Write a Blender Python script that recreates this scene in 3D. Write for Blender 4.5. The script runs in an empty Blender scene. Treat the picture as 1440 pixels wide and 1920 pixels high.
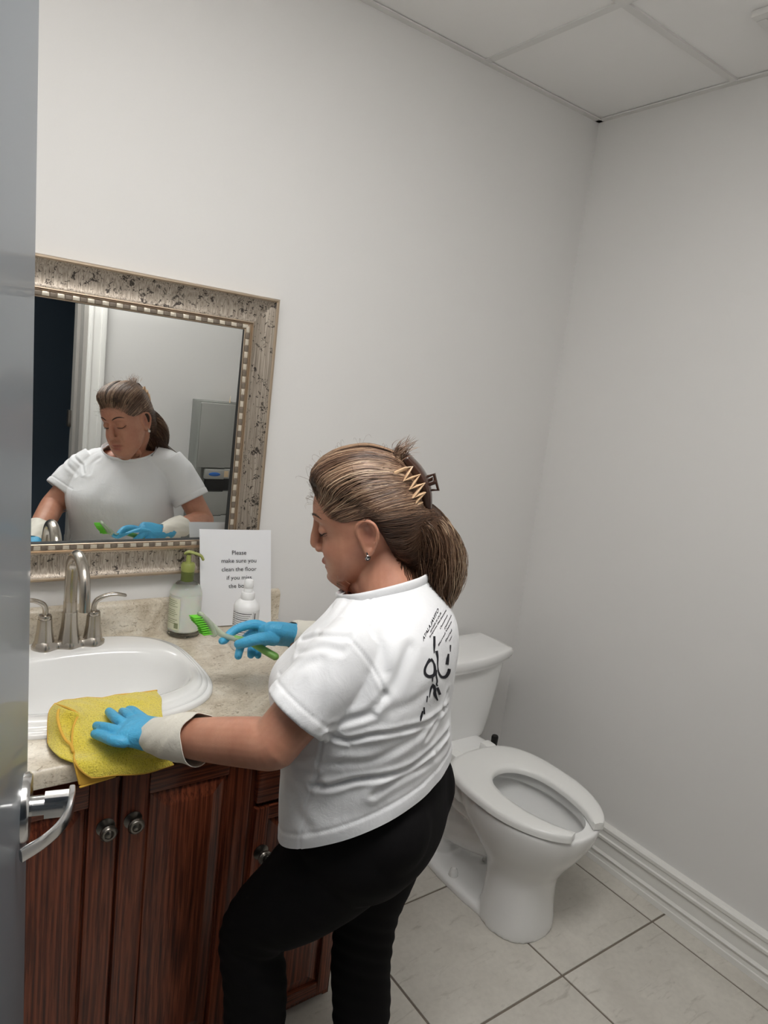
import bpy, bmesh, math, random
import numpy as np
from mathutils import Vector, Matrix
from mathutils.bvhtree import BVHTree
random.seed(7); rng = np.random.RandomState(7)
SC = bpy.context.scene; COL = SC.collection

# ------------------------------------------------------------------ camera
RC = np.array([[0.80862138, -0.5761137, 0.11926638],
               [-0.00585671, -0.21059292, -0.9775563],
               [0.58830024, 0.78977441, -0.17366407]])      # rows: right, down, forward
CC = np.array([-2.21421368, -1.9222826, 1.66268908]); FPX = 1308.2925
cd = bpy.data.cameras.new('camera'); cam = bpy.data.objects.new('camera', cd); COL.objects.link(cam)
cd.sensor_fit = 'VERTICAL'; cd.sensor_height = 36.0; cd.lens = FPX * 36.0 / 1920.0
cd.clip_start = 0.02; cd.clip_end = 50
m = Matrix.Identity(4)
for i in range(3):
    m[i][0] = RC[0][i]; m[i][1] = -RC[1][i]; m[i][2] = -RC[2][i]; m[i][3] = CC[i]
cam.matrix_world = m
SC.camera = cam
# ------------------------------------------------------------------ world, exposure
w = bpy.data.worlds.new('world'); SC.world = w; w.use_nodes = True
w.node_tree.nodes['Background'].inputs[0].default_value = (0.8, 0.85, 0.9, 1)
w.node_tree.nodes['Background'].inputs[1].default_value = 0.3
SC.view_settings.view_transform = 'Standard'; SC.view_settings.look = 'None'
SC.view_settings.gamma = 1.0; SC.view_settings.use_curve_mapping = False
SC.view_settings.exposure = 0.0
LIGHT = 14.5       # radiance of the ceiling troffer diffuser
LIGHT_FILL = 2.0  # radiance of the added corridor fill panel

def ray(px, py):
    d = np.array([(px - 720) / FPX, (py - 960) / FPX, 1.0]); return RC.T @ d
def hit(px, py, ax, v):
    d = ray(px, py); return CC + d * ((v - CC[ax]) / d[ax])
def PZ(px, py, z): return hit(px, py, 2, z)
def PY(px, py, y): return hit(px, py, 1, y)
A = lambda *p: np.array(p, float)
def unit(v): v = np.asarray(v, float); return v / (np.linalg.norm(v) + 1e-12)

# ------------------------------------------------------------------ materials
def mat(name, col, rough=0.5, metal=0.0, spec=0.5, trans=0.0, ior=1.45, emit=None, estr=0, coat=0, sheen=0, sss=0):
    m = bpy.data.materials.new(name); m.use_nodes = True
    b = m.node_tree.nodes['Principled BSDF']
    b.inputs['Base Color'].default_value = (*col, 1); b.inputs['Roughness'].default_value = rough
    b.inputs['Metallic'].default_value = metal; b.inputs['IOR'].default_value = ior
    b.inputs['Specular IOR Level'].default_value = spec
    b.inputs['Transmission Weight'].default_value = trans
    b.inputs['Coat Weight'].default_value = coat; b.inputs['Sheen Weight'].default_value = sheen
    if sss:
        b.inputs['Subsurface Weight'].default_value = sss; b.inputs['Subsurface Radius'].default_value = (1, .4, .2); b.inputs['Subsurface Scale'].default_value = .006
    if emit: b.inputs['Emission Color'].default_value = (*emit, 1); b.inputs['Emission Strength'].default_value = estr
    return m
def N(m, t, **kw):
    n = m.node_tree.nodes.new(t)
    for k, v in kw.items(): setattr(n, k, v)
    return n
def Lk(m, a, b): m.node_tree.links.new(a, b)
def bsdf(m): return m.node_tree.nodes['Principled BSDF']
def coords(m, scale=(1, 1, 1), rnd=False, rot=(0, 0, 0)):
    tc = N(m, 'ShaderNodeTexCoord'); mp = N(m, 'ShaderNodeMapping')
    mp.inputs['Scale'].default_value = scale; mp.inputs['Rotation'].default_value = rot
    if rnd:
        oi = N(m, 'ShaderNodeObjectInfo'); mu = N(m, 'ShaderNodeVectorMath', operation='SCALE')
        ml = N(m, 'ShaderNodeMath', operation='MULTIPLY'); ml.inputs[1].default_value = 17.3
        Lk(m, oi.outputs['Random'], ml.inputs[0])
        mu.inputs[0].default_value = (1, .7, 1.3); Lk(m, ml.outputs[0], mu.inputs['Scale'])
        ad = N(m, 'ShaderNodeVectorMath', operation='ADD'); Lk(m, tc.outputs['Object'], ad.inputs[0]); Lk(m, mu.outputs[0], ad.inputs[1])
        Lk(m, ad.outputs[0], mp.inputs[0])
    else: Lk(m, tc.outputs['Object'], mp.inputs[0])
    return mp.outputs[0]
def ramp(m, fac, stops):
    r = N(m, 'ShaderNodeValToRGB'); el = r.color_ramp.elements
    while len(el) < len(stops): el.new(0.5)
    for e, (p, c) in zip(el, stops): e.position = p; e.color = (*c, 1) if len(c) == 3 else c
    Lk(m, fac, r.inputs[0]); return r.outputs[0]
def noise(m, vec, scale, detail=4, rough=.5, dist=0):
    n = N(m, 'ShaderNodeTexNoise'); n.inputs['Scale'].default_value = scale; n.inputs['Detail'].default_value = detail
    n.inputs['Roughness'].default_value = rough; n.inputs['Distortion'].default_value = dist
    if vec is not None: Lk(m, vec, n.inputs['Vector'])
    return n.outputs['Fac']
def bump(m, fac, strength=.2, dist=.002):
    b = N(m, 'ShaderNodeBump'); b.inputs['Strength'].default_value = strength; b.inputs['Distance'].default_value = dist
    Lk(m, fac, b.inputs['Height']); Lk(m, b.outputs[0], bsdf(m).inputs['Normal'])
def mix(m, fac, a, b, mode='MIX'):
    x = N(m, 'ShaderNodeMix', data_type='RGBA', blend_type=mode)
    if isinstance(fac, (int, float)): x.inputs[0].default_value = fac
    else: Lk(m, fac, x.inputs[0])
    for i, v in ((6, a), (7, b)):
        if isinstance(v, tuple): x.inputs[i].default_value = (*v, 1)
        else: Lk(m, v, x.inputs[i])
    return x.outputs[2]

M_WALL = mat('wall_paint', (.74, .73, .715), .62, spec=.3)
v = coords(M_WALL); bump(M_WALL, noise(M_WALL, v, 260, 3), .08, .001)
M_CEIL = mat('ceiling_tile', (.86, .85, .835), .9, spec=.1)
v = coords(M_CEIL); bump(M_CEIL, noise(M_CEIL, v, 350, 3), .15, .001)
M_GRID = mat('grid_metal', (.72, .71, .69), .45, spec=.4)
M_TRIM = mat('trim_paint', (.80, .79, .76), .32)
M_GROUT = mat('grout', (.20, .17, .14), .9, spec=.1)
M_TILE = mat('floor_tile', (.6, .57, .51), .42)
v = coords(M_TILE, (1, 1, 1), True); vs = coords(M_TILE, (3.2, 14, 3), True, (0, 0, .25))
n1 = noise(M_TILE, v, 3.5, 6, .6, .6); n2 = noise(M_TILE, vs, 3, 7, .65, .8); n3 = noise(M_TILE, v, 60, 3, .6)
c1 = ramp(M_TILE, n1, [(.3, (.56, .53, .475)), (.7, (.67, .64, .58))])
c2 = ramp(M_TILE, n2, [(.27, (.55, .53, .50)), (.42, (1, 1, 1))])
c3 = ramp(M_TILE, n3, [(.3, (.93, .93, .93)), (.6, (1, 1, 1))])
c = mix(M_TILE, .55, c1, c2, 'MULTIPLY'); c = mix(M_TILE, 1.0, c, c3, 'MULTIPLY'); Lk(M_TILE, c, bsdf(M_TILE).inputs['Base Color'])
bump(M_TILE, n2, .06, .002)

def wood(name, axis, dark=(.060, .013, .006), mid=(.172, .042, .018), light=(.28, .080, .036)):
    m = mat(name, mid, .36, coat=.2)
    S = (lambda a, l: (a, a, l)) if axis == 'z' else (lambda a, l: (l, a, a))
    wv = N(m, 'ShaderNodeTexWave', wave_type='BANDS', bands_direction='X' if axis == 'z' else 'Z', wave_profile='SIN')
    wv.inputs['Scale'].default_value = 2.6; wv.inputs['Distortion'].default_value = 14; wv.inputs['Detail'].default_value = 2
    wv.inputs['Detail Scale'].default_value = .55; wv.inputs['Detail Roughness'].default_value = .5
    Lk(m, coords(m, S(7, .55), True), wv.inputs['Vector'])
    fine = noise(m, coords(m, S(75, 2.4), True), 3, 5, .6); big = noise(m, coords(m, S(5, .6), True), 1.6, 3)
    c = ramp(m, wv.outputs['Fac'], [(.0, dark), (.22, mid), (.6, light), (1., mid)])
    c = mix(m, .35, c, mid)
    cf = ramp(m, fine, [(.40, (.34, .26, .24)), (.53, (1, 1, 1))])
    cb = ramp(m, big, [(.3, (.70, .66, .65)), (.7, (1.2, 1.15, 1.1))])
    c = mix(m, .85, c, cf, 'MULTIPLY'); c = mix(m, .8, c, cb, 'MULTIPLY')
    Lk(m, c, bsdf(m).inputs['Base Color']); bump(m, fine, .25, .0008)
    return m
M_WP = wood('oak_panel', 'z')
for n_ in M_WP.node_tree.nodes:
    if n_.type == 'TEX_WAVE':
        n_.wave_type = 'RINGS'; n_.rings_direction = 'Y'; n_.inputs['Scale'].default_value = 1.5; n_.inputs['Distortion'].default_value = 3.2; n_.inputs['Detail Scale'].default_value = 1.6
        mp_ = N(M_WP, 'ShaderNodeMapping'); mp_.inputs['Location'].default_value = (-1.35, 0, -.42); mp_.inputs['Scale'].default_value = (9, 1, .62)
        tc_n = N(M_WP, 'ShaderNodeTexCoord'); Lk(M_WP, tc_n.outputs['Object'], mp_.inputs[0]); Lk(M_WP, mp_.outputs[0], n_.inputs['Vector'])
M_WV = wood('oak_vertical', 'z'); M_WH = wood('oak_horizontal', 'x')
M_KICK = mat('kick_dark', (.03, .012, .008), .7)

M_STONE = mat('counter_stone', (.6, .56, .49), .28)
v = coords(M_STONE); vs = coords(M_STONE, (1, 1.6, 1.6))
n1 = noise(M_STONE, v, 9, 8, .65, 1.2); n2 = noise(M_STONE, vs, 55, 6, .7, 1.5); n3 = noise(M_STONE, v, 220, 2)
c = ramp(M_STONE, n1, [(.32, (.45, .375, .275)), (.5, (.64, .57, .46)), (.68, (.76, .71, .61))])
c2 = ramp(M_STONE, n2, [(.34, (.45, .40, .33)), (.44, (1, 1, 1)), (.66, (1, 1, 1)), (.74, (.80, .76, .68))])
c = mix(M_STONE, .95, c, c2, 'MULTIPLY'); c3 = ramp(M_STONE, n3, [(.3, (.85, .85, .84)), (.55, (1, 1, 1))]); c = mix(M_STONE, 1., c, c3, 'MULTIPLY')
Lk(M_STONE, c, bsdf(M_STONE).inputs['Base Color'])

M_PORC = mat('porcelain', (.82, .82, .81), .12, coat=.3)
M_SEAT = mat('seat_plastic', (.80, .80, .78), .28)
M_WATER = mat('water', (.85, .9, .9), .02, trans=.9, ior=1.33)
M_NICKEL = mat('brushed_nickel', (.52, .48, .43), .24, 1.0)
M_CHROME = mat('satin_chrome', (.66, .66, .66), .2, 1.0)
M_PEWTER = mat('antique_pewter', (.20, .185, .165), .3, 1.0)
M_MIRROR = mat('mirror_silver', (.90, .915, .905), .0, 1.0)
M_BACK = mat('mirror_edge_black', (.01, .01, .01), .6)
M_FRAME = mat('frame_silver_leaf', (.33, .29, .24), .42, .55)
v = coords(M_FRAME); vl = coords(M_FRAME, (260, 260, 6)); vh = coords(M_FRAME, (6, 260, 260))
n1 = noise(M_FRAME, v, 26, 6, .75, .6); n2 = noise(M_FRAME, v, 95, 4, .7, .8); nl = noise(M_FRAME, vl, 1.5, 3); nh = noise(M_FRAME, vh, 1.5, 3)
c = ramp(M_FRAME, nl, [(.3, (.20, .165, .13)), (.65, (.46, .40, .335))])
mk = N(M_FRAME, 'ShaderNodeMath', operation='MULTIPLY'); Lk(M_FRAME, n1, mk.inputs[0]); Lk(M_FRAME, n2, mk.inputs[1])
msk = ramp(M_FRAME, mk.outputs[0], [(.295, (0, 0, 0)), (.325, (1, 1, 1))])
c = mix(M_FRAME, msk, c, (.055, .045, .038)); Lk(M_FRAME, c, bsdf(M_FRAME).inputs['Base Color'])
bump(M_FRAME, nl, .4, .001)
M_EDGE = mat('frame_edge_champagne', (.50, .40, .30), .35, .8)
M_BEADL = mat('bead_light', (.66, .60, .50), .35, .5)
M_BEADD = mat('bead_dark', (.20, .165, .13), .5, .4)
M_PAPER = mat('paper', (.84, .85, .88), .7)
M_INK = mat('ink', (.03, .03, .035), .8, spec=.1)
M_GLASS = mat('clear_glass', (1, 1, 1), .02, trans=1.0, ior=1.25)
M_SOAP = mat('milky_soap', (.90, .92, .84), .35, sss=.3)
M_LABEL = mat('pale_label', (.66, .67, .50), .6)
M_OLIVE = mat('olive_plastic', (.27, .30, .085), .35)
M_OLIVE2 = mat('dark_olive_label', (.11, .14, .03), .5)
M_WPL = mat('white_plastic', (.80, .80, .80), .35)
M_WLABEL = mat('white_label', (.74, .74, .74), .6)
M_GREY = mat('dispenser_grey', (.33, .33, .31), .4)
M_DGREY = mat('dispenser_side', (.20, .205, .19), .5)
M_BLACK = mat('black_plastic', (.012, .012, .012), .4)
M_BLUE = mat('blue_badge', (.02, .12, .42), .4)
M_CUP = mat('kraft_cup', (.62, .47, .30), .7)
M_DOOR = mat('door_paint', (.20, .225, .25), .42, .3, coat=.15)
v = coords(M_DOOR, (1, 1, 40)); bump(M_DOOR, noise(M_DOOR, v, 8, 3), .03, .001)
M_NAVY = mat('navy_paint', (.10, .14, .19), .6)
M_JAMB = mat('jamb_grey', (.42, .40, .37), .5)
M_CORR = mat('corridor_grey', (.2, .2, .2), .8)
M_DIFF = mat('light_diffuser', (1, 1, 1), .5, emit=(1.0, .985, .96), estr=LIGHT)

M_FILL = mat('corridor_fill_glow', (1, 1, 1), .5, emit=(1.0, .985, .96), estr=LIGHT_FILL)  # glow of the unseen fill panel added in the corridor
M_SKIN = mat('skin', (.50, .23, .15), .45, sss=.15)
ca = N(M_SKIN, 'ShaderNodeAttribute'); ca.attribute_name = 'tint'
vv = coords(M_SKIN); nn = noise(M_SKIN, vv, 22, 5, .6)
c = ramp(M_SKIN, nn, [(.3, (.42, .185, .118)), (.7, (.53, .262, .172))])
c = mix(M_SKIN, ca.outputs['Fac'], c, (.36, .10, .075)); Lk(M_SKIN, c, bsdf(M_SKIN).inputs['Base Color'])
n3 = noise(M_SKIN, vv, 420, 3); bump(M_SKIN, n3, .12, .001)
M_BROW = mat('brow_dark', (.035, .017, .011), .7)
M_EYEW = mat('eye_white', (.6, .56, .53), .3)
M_SHIRT = mat('shirt_cotton', (.77, .775, .79), .85, spec=.15, sheen=.15)
vv = coords(M_SHIRT); nn = noise(M_SHIRT, vv, 30, 5, .65, .7); n4 = noise(M_SHIRT, vv, 700, 2)
bump(M_SHIRT, nn, .35, .004)
M_TROU = mat('trouser_black', (.008, .0075, .008), .85, spec=.12)
vv = coords(M_TROU); bump(M_TROU, noise(M_TROU, vv, 60, 4), .2, .002)
M_SHOE = mat('shoe_dark', (.02, .02, .022), .5)
M_GLOVE = mat('glove_blue', (.075, .40, .66), .42, sss=.1)
vv = coords(M_GLOVE); bump(M_GLOVE, noise(M_GLOVE, vv, 60, 4, .6, 1.2), .55, .006)
M_CUFF = mat('glove_cuff', (.74, .71, .63), .55)
vv = coords(M_CUFF); bump(M_CUFF, noise(M_CUFF, vv, 45, 4, .6, .6), .4, .004)
M_HAIRB = mat('hair_under', (.045, .024, .015), .6)
M_HAIR = mat('hair_strands', (.2, .12, .07), .38, spec=.6)
ca = N(M_HAIR, 'ShaderNodeAttribute'); ca.attribute_name = 'tint'
c = ramp(M_HAIR, ca.outputs['Fac'], [(0, (.035, .018, .011)), (.45, (.12, .062, .036)), (.8, (.28, .17, .105)), (1, (.50, .36, .24))])
Lk(M_HAIR, c, bsdf(M_HAIR).inputs['Base Color'])
M_CLIPB = mat('clip_brown', (.05, .022, .014), .25, coat=.5)
M_CLIPT = mat('clip_beige', (.60, .40, .24), .3)
M_SILVER = mat('silver', (.75, .73, .70), .12, 1.0)
M_TOWEL = mat('towel_yellow', (.80, .64, .05), .95, spec=.05, sheen=.4)
vv = coords(M_TOWEL); nn = noise(M_TOWEL, vv, 380, 3, .7); n5 = noise(M_TOWEL, vv, 160, 3, .6, .8)
c = ramp(M_TOWEL, nn, [(.3, (.55, .40, .015)), (.52, (.90, .74, .09))]); Lk(M_TOWEL, c, bsdf(M_TOWEL).inputs['Base Color'])
ad = N(M_TOWEL, 'ShaderNodeMath', operation='ADD'); Lk(M_TOWEL, nn, ad.inputs[0]); Lk(M_TOWEL, n5, ad.inputs[1]); bump(M_TOWEL, ad.outputs[0], .9, .004)
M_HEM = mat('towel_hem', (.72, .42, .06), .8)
M_BRIS = mat('bristle_green', (.16, .62, .04), .5)
M_BHEAD = mat('brush_clear', (.70, .78, .62), .18, trans=.55, ior=1.3)
M_BGRIP = mat('brush_green', (.20, .42, .10), .35)

# ------------------------------------------------------------------ mesh builder
def cr(pts, k):
    """Catmull-Rom resample (k segments per span), works on (n,d) arrays."""
    p = np.asarray(pts, float)
    if k <= 1 or len(p) < 2: return p
    q = np.vstack([2 * p[0] - p[1], p, 2 * p[-1] - p[-2]]); out = []
    for i in range(1, len(q) - 2):
        for j in range(k):
            t = j / k; a, b, c, d = q[i - 1], q[i], q[i + 1], q[i + 2]
            out.append(.5 * ((2 * b) + (-a + c) * t + (2 * a - 5 * b + 4 * c - d) * t * t + (-a + 3 * b - 3 * c + d) * t ** 3))
    out.append(p[-1]); return np.array(out)

class MB:
    def __init__(s): s.v = []; s.f = []; s.mi = []; s.n = 0
    def add(s, verts, faces, mi=0):
        verts = np.asarray(verts, float); s.v.append(verts)
        for f in faces: s.f.append(tuple(int(i) + s.n for i in f)); s.mi.append(mi)
        s.n += len(verts); return s
    def box(s, a, b, mi=0, rz=0, bev=0):
        a = np.minimum(a, b) if True else a; b2 = np.maximum(A(*a), A(*b)); a = A(*a)
        lo, hi = np.minimum(a, b2), np.maximum(a, b2)
        if bev > 0:
            c = (lo + hi) / 2; h = (hi - lo) / 2; bev = min(bev, *(h * .9)); vs = []
            bm = bmesh.new(); bmesh.ops.create_cube(bm, size=2.0)
            for q in bm.verts: q.co = Vector((q.co.x * h[0], q.co.y * h[1], q.co.z * h[2]))
            bmesh.ops.bevel(bm, geom=bm.edges[:], offset=bev, segments=2, profile=.6, affect='EDGES')
            bm.verts.ensure_lookup_table(); bm.verts.index_update()
            vs = np.array([q.co[:] for q in bm.verts]); fs = [[q.index for q in f.verts] for f in bm.faces]; bm.free()
            if rz:
                ca_, sa_ = math.cos(rz), math.sin(rz); vs = np.c_[vs[:, 0] * ca_ - vs[:, 1] * sa_, vs[:, 0] * sa_ + vs[:, 1] * ca_, vs[:, 2]]
            return s.add(vs + c, fs, mi)
        x0, y0, z0 = lo; x1, y1, z1 = hi
        vs = [(x0, y0, z0), (x1, y0, z0), (x1, y1, z0), (x0, y1, z0), (x0, y0, z1), (x1, y0, z1), (x1, y1, z1), (x0, y1, z1)]
        return s.add(vs, [(0, 3, 2, 1), (4, 5, 6, 7), (0, 1, 5, 4), (1, 2, 6, 5), (2, 3, 7, 6), (3, 0, 4, 7)], mi)
    def rings(s, R, mi=0, caps=True, closed=True):
        R = np.asarray(R, float); k, n, _ = R.shape; F = []
        for i in range(k - 1):
            for j in range(n if closed else n - 1):
                j2 = (j + 1) % n; F.append((i * n + j, i * n + j2, (i + 1) * n + j2, (i + 1) * n + j))
        V = R.reshape(-1, 3)
        if caps:
            V = np.vstack([V, R[0].mean(0), R[-1].mean(0)]); a = k * n
            for j in range(n):
                j2 = (j + 1) % n; F.append((a, j2, j)); F.append((a + 1, (k - 1) * n + j, (k - 1) * n + j2))
        return s.add(V, F, mi)
    def tube(s, pts, rad, side=None, n=20, k=4, e=2.0, mi=0, round_caps=True):
        """closed tube; rad scalar or (a,b) per point; a along side, b across; e = superellipse exponent"""
        P = np.asarray(pts, float); r = np.array([(q, q) if np.isscalar(q) else tuple(q) for q in (rad if hasattr(rad, '__len__') else [rad] * len(P))], float)
        if side is not None and np.ndim(side) == 2: sd = cr(side, k)
        else: sd = None
        Q = cr(P, k); r = np.maximum(cr(r, k), 1e-4)
        T = np.gradient(Q, axis=0); T = T / (np.linalg.norm(T, axis=1)[:, None] + 1e-12)
        if sd is None:
            s0 = side if side is not None else (A(0, 0, 1) if abs(T[0][2]) < .8 else A(1, 0, 0))
        R = []; prev = None
        ang = np.linspace(0, 2 * np.pi, n, endpoint=False); cx, sx = np.cos(ang), np.sin(ang)
        cx = np.sign(cx) * np.abs(cx) ** (2 / e); sx = np.sign(sx) * np.abs(sx) ** (2 / e)
        def ring(c, t, a, b, u): w_ = np.cross(t, u); return c + np.outer(cx, u) * a + np.outer(sx, w_) * b
        fr = []
        for i in range(len(Q)):
            u = sd[i] if sd is not None else (s0 if (prev is None or side is not None) else prev)
            u = unit(u - T[i] * np.dot(u, T[i])); prev = u; fr.append(u)
        if round_caps:
            h = min(r[0]); 
            for q in (.0, .35, .65, .88): 
                ph = q * math.pi / 2; sc_ = math.sin(ph) if q else .05
                R.append(ring(Q[0] - T[0] * h * math.cos(ph), T[0], r[0][0] * sc_, r[0][1] * sc_, fr[0]))
        for i in range(len(Q)): R.append(ring(Q[i], T[i], r[i][0], r[i][1], fr[i]))
        if round_caps:
            h = min(r[-1])
            for q in (.88, .65, .35, 0):
                ph = q * math.pi / 2; sc_ = math.sin(ph) if q else .05
                R.append(ring(Q[-1] + T[-1] * h * math.cos(ph), T[-1], r[-1][0] * sc_, r[-1][1] * sc_, fr[-1]))
        return s.rings(R, mi)
    def stack(s, secs, side=A(1, 0, 0), fwd=A(0, 1, 0), n=32, k=4, e=2.0, mi=0):
        """horizontal sections: (cx,cy,cz,a,b[,e]) a along side, b along fwd"""
        S = cr([tuple(q) + ((e,) if len(q) < 6 else ()) for q in secs], k); ang = np.linspace(0, 2 * np.pi, n, endpoint=False); R = []
        for q in S:
            ee = 2 / q[5]; c_, s_ = np.cos(ang), np.sin(ang); c_ = np.sign(c_) * np.abs(c_) ** ee; s_ = np.sign(s_) * np.abs(s_) ** ee
            R.append(q[:3] + np.outer(c_, side) * max(q[3], .001) + np.outer(s_, fwd) * max(q[4], .001))
        return s.rings(R, mi)
    def ell(s, c, r, frame=None, n=16, mi=0):
        F = np.eye(3) if frame is None else frame; R = []
        for i in range(n // 2 + 1):
            ph = math.pi * max(.02, min(i / (n // 2), .995)); ang = np.linspace(0, 2 * np.pi, n, endpoint=False)
            loc_ = np.c_[np.cos(ang) * math.sin(ph) * r[0], np.sin(ang) * math.sin(ph) * r[1], np.full(n, -math.cos(ph) * r[2])]
            R.append(A(*c) + loc_ @ F.T)
        return s.rings(R, mi)
    def lathe(s, prof, c, n=28, mi=0, axis=None, flute=0, nf=8):
        """prof: (r,h) list; axis default z"""
        ax = unit(axis) if axis is not None else A(0, 0, 1)
        u = unit(np.cross(ax, A(0, 1, 0) if abs(ax[1]) < .9 else A(1, 0, 0))); w_ = np.cross(ax, u)
        ang = np.linspace(0, 2 * np.pi, n, endpoint=False); R = []
        for r, h in prof:
            rr = r * (1 + flute * np.cos(nf * ang)); R.append(A(*c) + ax * h + np.outer(np.cos(ang) * rr, u) + np.outer(np.sin(ang) * rr, w_))
        return s.rings(R, mi)
    def prism(s, poly, ax, a, b, mi=0):
        """poly: 2D list in the two axes other than ax (in order), extruded a..b along ax"""
        V = []
        for h in (a, b):
            for p in poly:
                q = list(p); q.insert(ax, h); V.append(q)
        n = len(poly); F = [tuple(range(n)), tuple(range(2 * n - 1, n - 1, -1))]
        for j in range(n): F.append((j, n + j, n + (j + 1) % n, (j + 1) % n))
        return s.add(V, F, mi)
    def grid(s, G, mi=0):
        G = np.asarray(G, float); a, b, _ = G.shape
        return s.add(G.reshape(-1, 3), [(i * b + j, i * b + j + 1, (i + 1) * b + j + 1, (i + 1) * b + j) for i in range(a - 1) for j in range(b - 1)], mi)
    def build(s, name, mats, parent=None, smooth=True, ang=40, fix=True):
        me = bpy.data.meshes.new(name); V = np.vstack(s.v); o0 = org(parent)
        me.from_pydata([tuple(q) for q in (V - o0)], [], s.f); mats = mats if isinstance(mats, (list, tuple)) else [mats]
        for q in mats: me.materials.append(q)
        me.polygons.foreach_set('material_index', s.mi)
        if fix:
            bm = bmesh.new(); bm.from_mesh(me); bmesh.ops.recalc_face_normals(bm, faces=bm.faces[:]); bm.to_mesh(me); bm.free()
        o = bpy.data.objects.new(name, me); COL.objects.link(o); o.parent = parent
        shade(me, smooth, ang); return o
def shade(me, smooth=True, ang=40):
    me.polygons.foreach_set('use_smooth', [smooth] * len(me.polygons))
    if smooth:
        try: me.set_sharp_from_angle(angle=math.radians(ang))
        except Exception: pass
    me.update()
def org(p):
    o = np.zeros(3)
    while p is not None: o += np.array(p.location[:]); p = p.parent
    return o
def thing(name, label, cat, loc, group=None):
    o = bpy.data.objects.new(name, None); COL.objects.link(o); o.location = tuple(loc); o.empty_display_size = .05
    tag(o, label, cat, group); return o
def tag(o, label=None, cat=None, group=None, kind=None):
    if label: o['label'] = label
    if cat: o['category'] = cat
    if group: o['group'] = group
    if kind: o['kind'] = kind
    return o
def struct(o, label=None, cat=None):
    o['kind'] = 'structure'
    if label: o['label'] = label
    if cat: o['category'] = cat
    return o
def apply_mods(o):
    dg = bpy.context.evaluated_depsgraph_get(); dg.update(); ev = o.evaluated_get(dg)
    me = bpy.data.meshes.new_from_object(ev, depsgraph=dg); old = o.data; o.modifiers.clear(); o.data = me
    me.name = old.name; bpy.data.meshes.remove(old); return o
def blob(mb, name, mats, parent, voxel, smooth=6, fac=.5):
    o = mb.build(name, mats, parent, fix=True)
    r = o.modifiers.new('r', 'REMESH'); r.mode = 'VOXEL'; r.voxel_size = voxel; r.use_smooth_shade = True
    s = o.modifiers.new('s', 'SMOOTH'); s.factor = fac; s.iterations = smooth
    apply_mods(o)
    if not o.data.materials:
        o.data.materials.append(mats if not isinstance(mats, (list, tuple)) else mats[0])
    shade(o.data, True, 180); return o
def getv(o):
    a = np.empty(len(o.data.vertices) * 3); o.data.vertices.foreach_get('co', a); return a.reshape(-1, 3) + org(o)
def setv(o, V): o.data.vertices.foreach_set('co', (V - org(o)).ravel()); o.data.update()
def getn(o):
    a = np.empty(len(o.data.vertices) * 3); o.data.vertices.foreach_get('normal', a); return a.reshape(-1, 3)
def bvh(o):
    V = getv(o); return BVHTree.FromPolygons([tuple(q) for q in V], [tuple(p.vertices) for p in o.data.polygons])
def cast(tree, px, py):
    d = ray(px, py); h = tree.ray_cast(Vector(CC), Vector(unit(d))); return (np.array(h[0]), np.array(h[1])) if h[0] else (None, None)
def line_on(tree, pts, step=8):
    out = []
    q = cr(A(*pts).reshape(-1, 2), 8)
    for a in q:
        p, n = cast(tree, *a)
        if p is not None: out.append(p)
    return np.array(out)
def dist_to(V, L):
    d = np.full(len(V), 9.)
    for a, b in zip(L[:-1], L[1:]):
        ab = b - a; l2 = ab @ ab
        if l2 < 1e-12: continue
        t = np.clip(((V - a) @ ab) / l2, 0, 1); d = np.minimum(d, np.linalg.norm(V - a - t[:, None] * ab, axis=1))
    return d
def tint(o, arr):
    at = o.data.attributes.new('tint', 'FLOAT', 'POINT'); at.data.foreach_set('value', np.asarray(arr, np.float32))

# ================================================================== THE ROOM
H = 2.738; YR = -1.87; XL = -2.62; YC = -3.3
struct(MB().box((XL - .1, 0, 0), (.1, .12, H)).build('wall_back', M_WALL, smooth=False), 'white painted wall behind the vanity and toilet')
struct(MB().box((0, YR, 0), (.12, .0, H)).build('wall_right', M_WALL, smooth=False), 'white painted wall right of the toilet')
struct(MB().box((XL - .12, YR, 0), (XL, 0, H)).build('wall_left', M_WALL, smooth=False))
JX0, JX1, JZ = -2.33, -1.370, 2.14
wr = MB(); wr.box((XL - .12, YR - .13, 0), (JX0, YR, H)); wr.box((JX1, YR - .13, 0), (.12, YR, H)); wr.box((JX0, YR - .13, JZ), (JX1, YR, H))
struct(wr.build('wall_front', M_WALL, smooth=False), 'white wall with the doorway, seen in the mirror')
cw = MB(); cw.box((-3.4, YC - .1, 0), (-.6, YC, H)); cw.box((-3.5, YC, 0), (-3.4, YR - .13, H)); cw.box((-.6, YC, 0), (-.5, YR - .13, H)); cw.box((-3.5, YC - .1, H), (-.5, YR - .13, H + .1))
struct(cw.build('wall_corridor', M_NAVY, smooth=False), 'dark navy corridor beyond the doorway, seen in the mirror')
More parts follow.
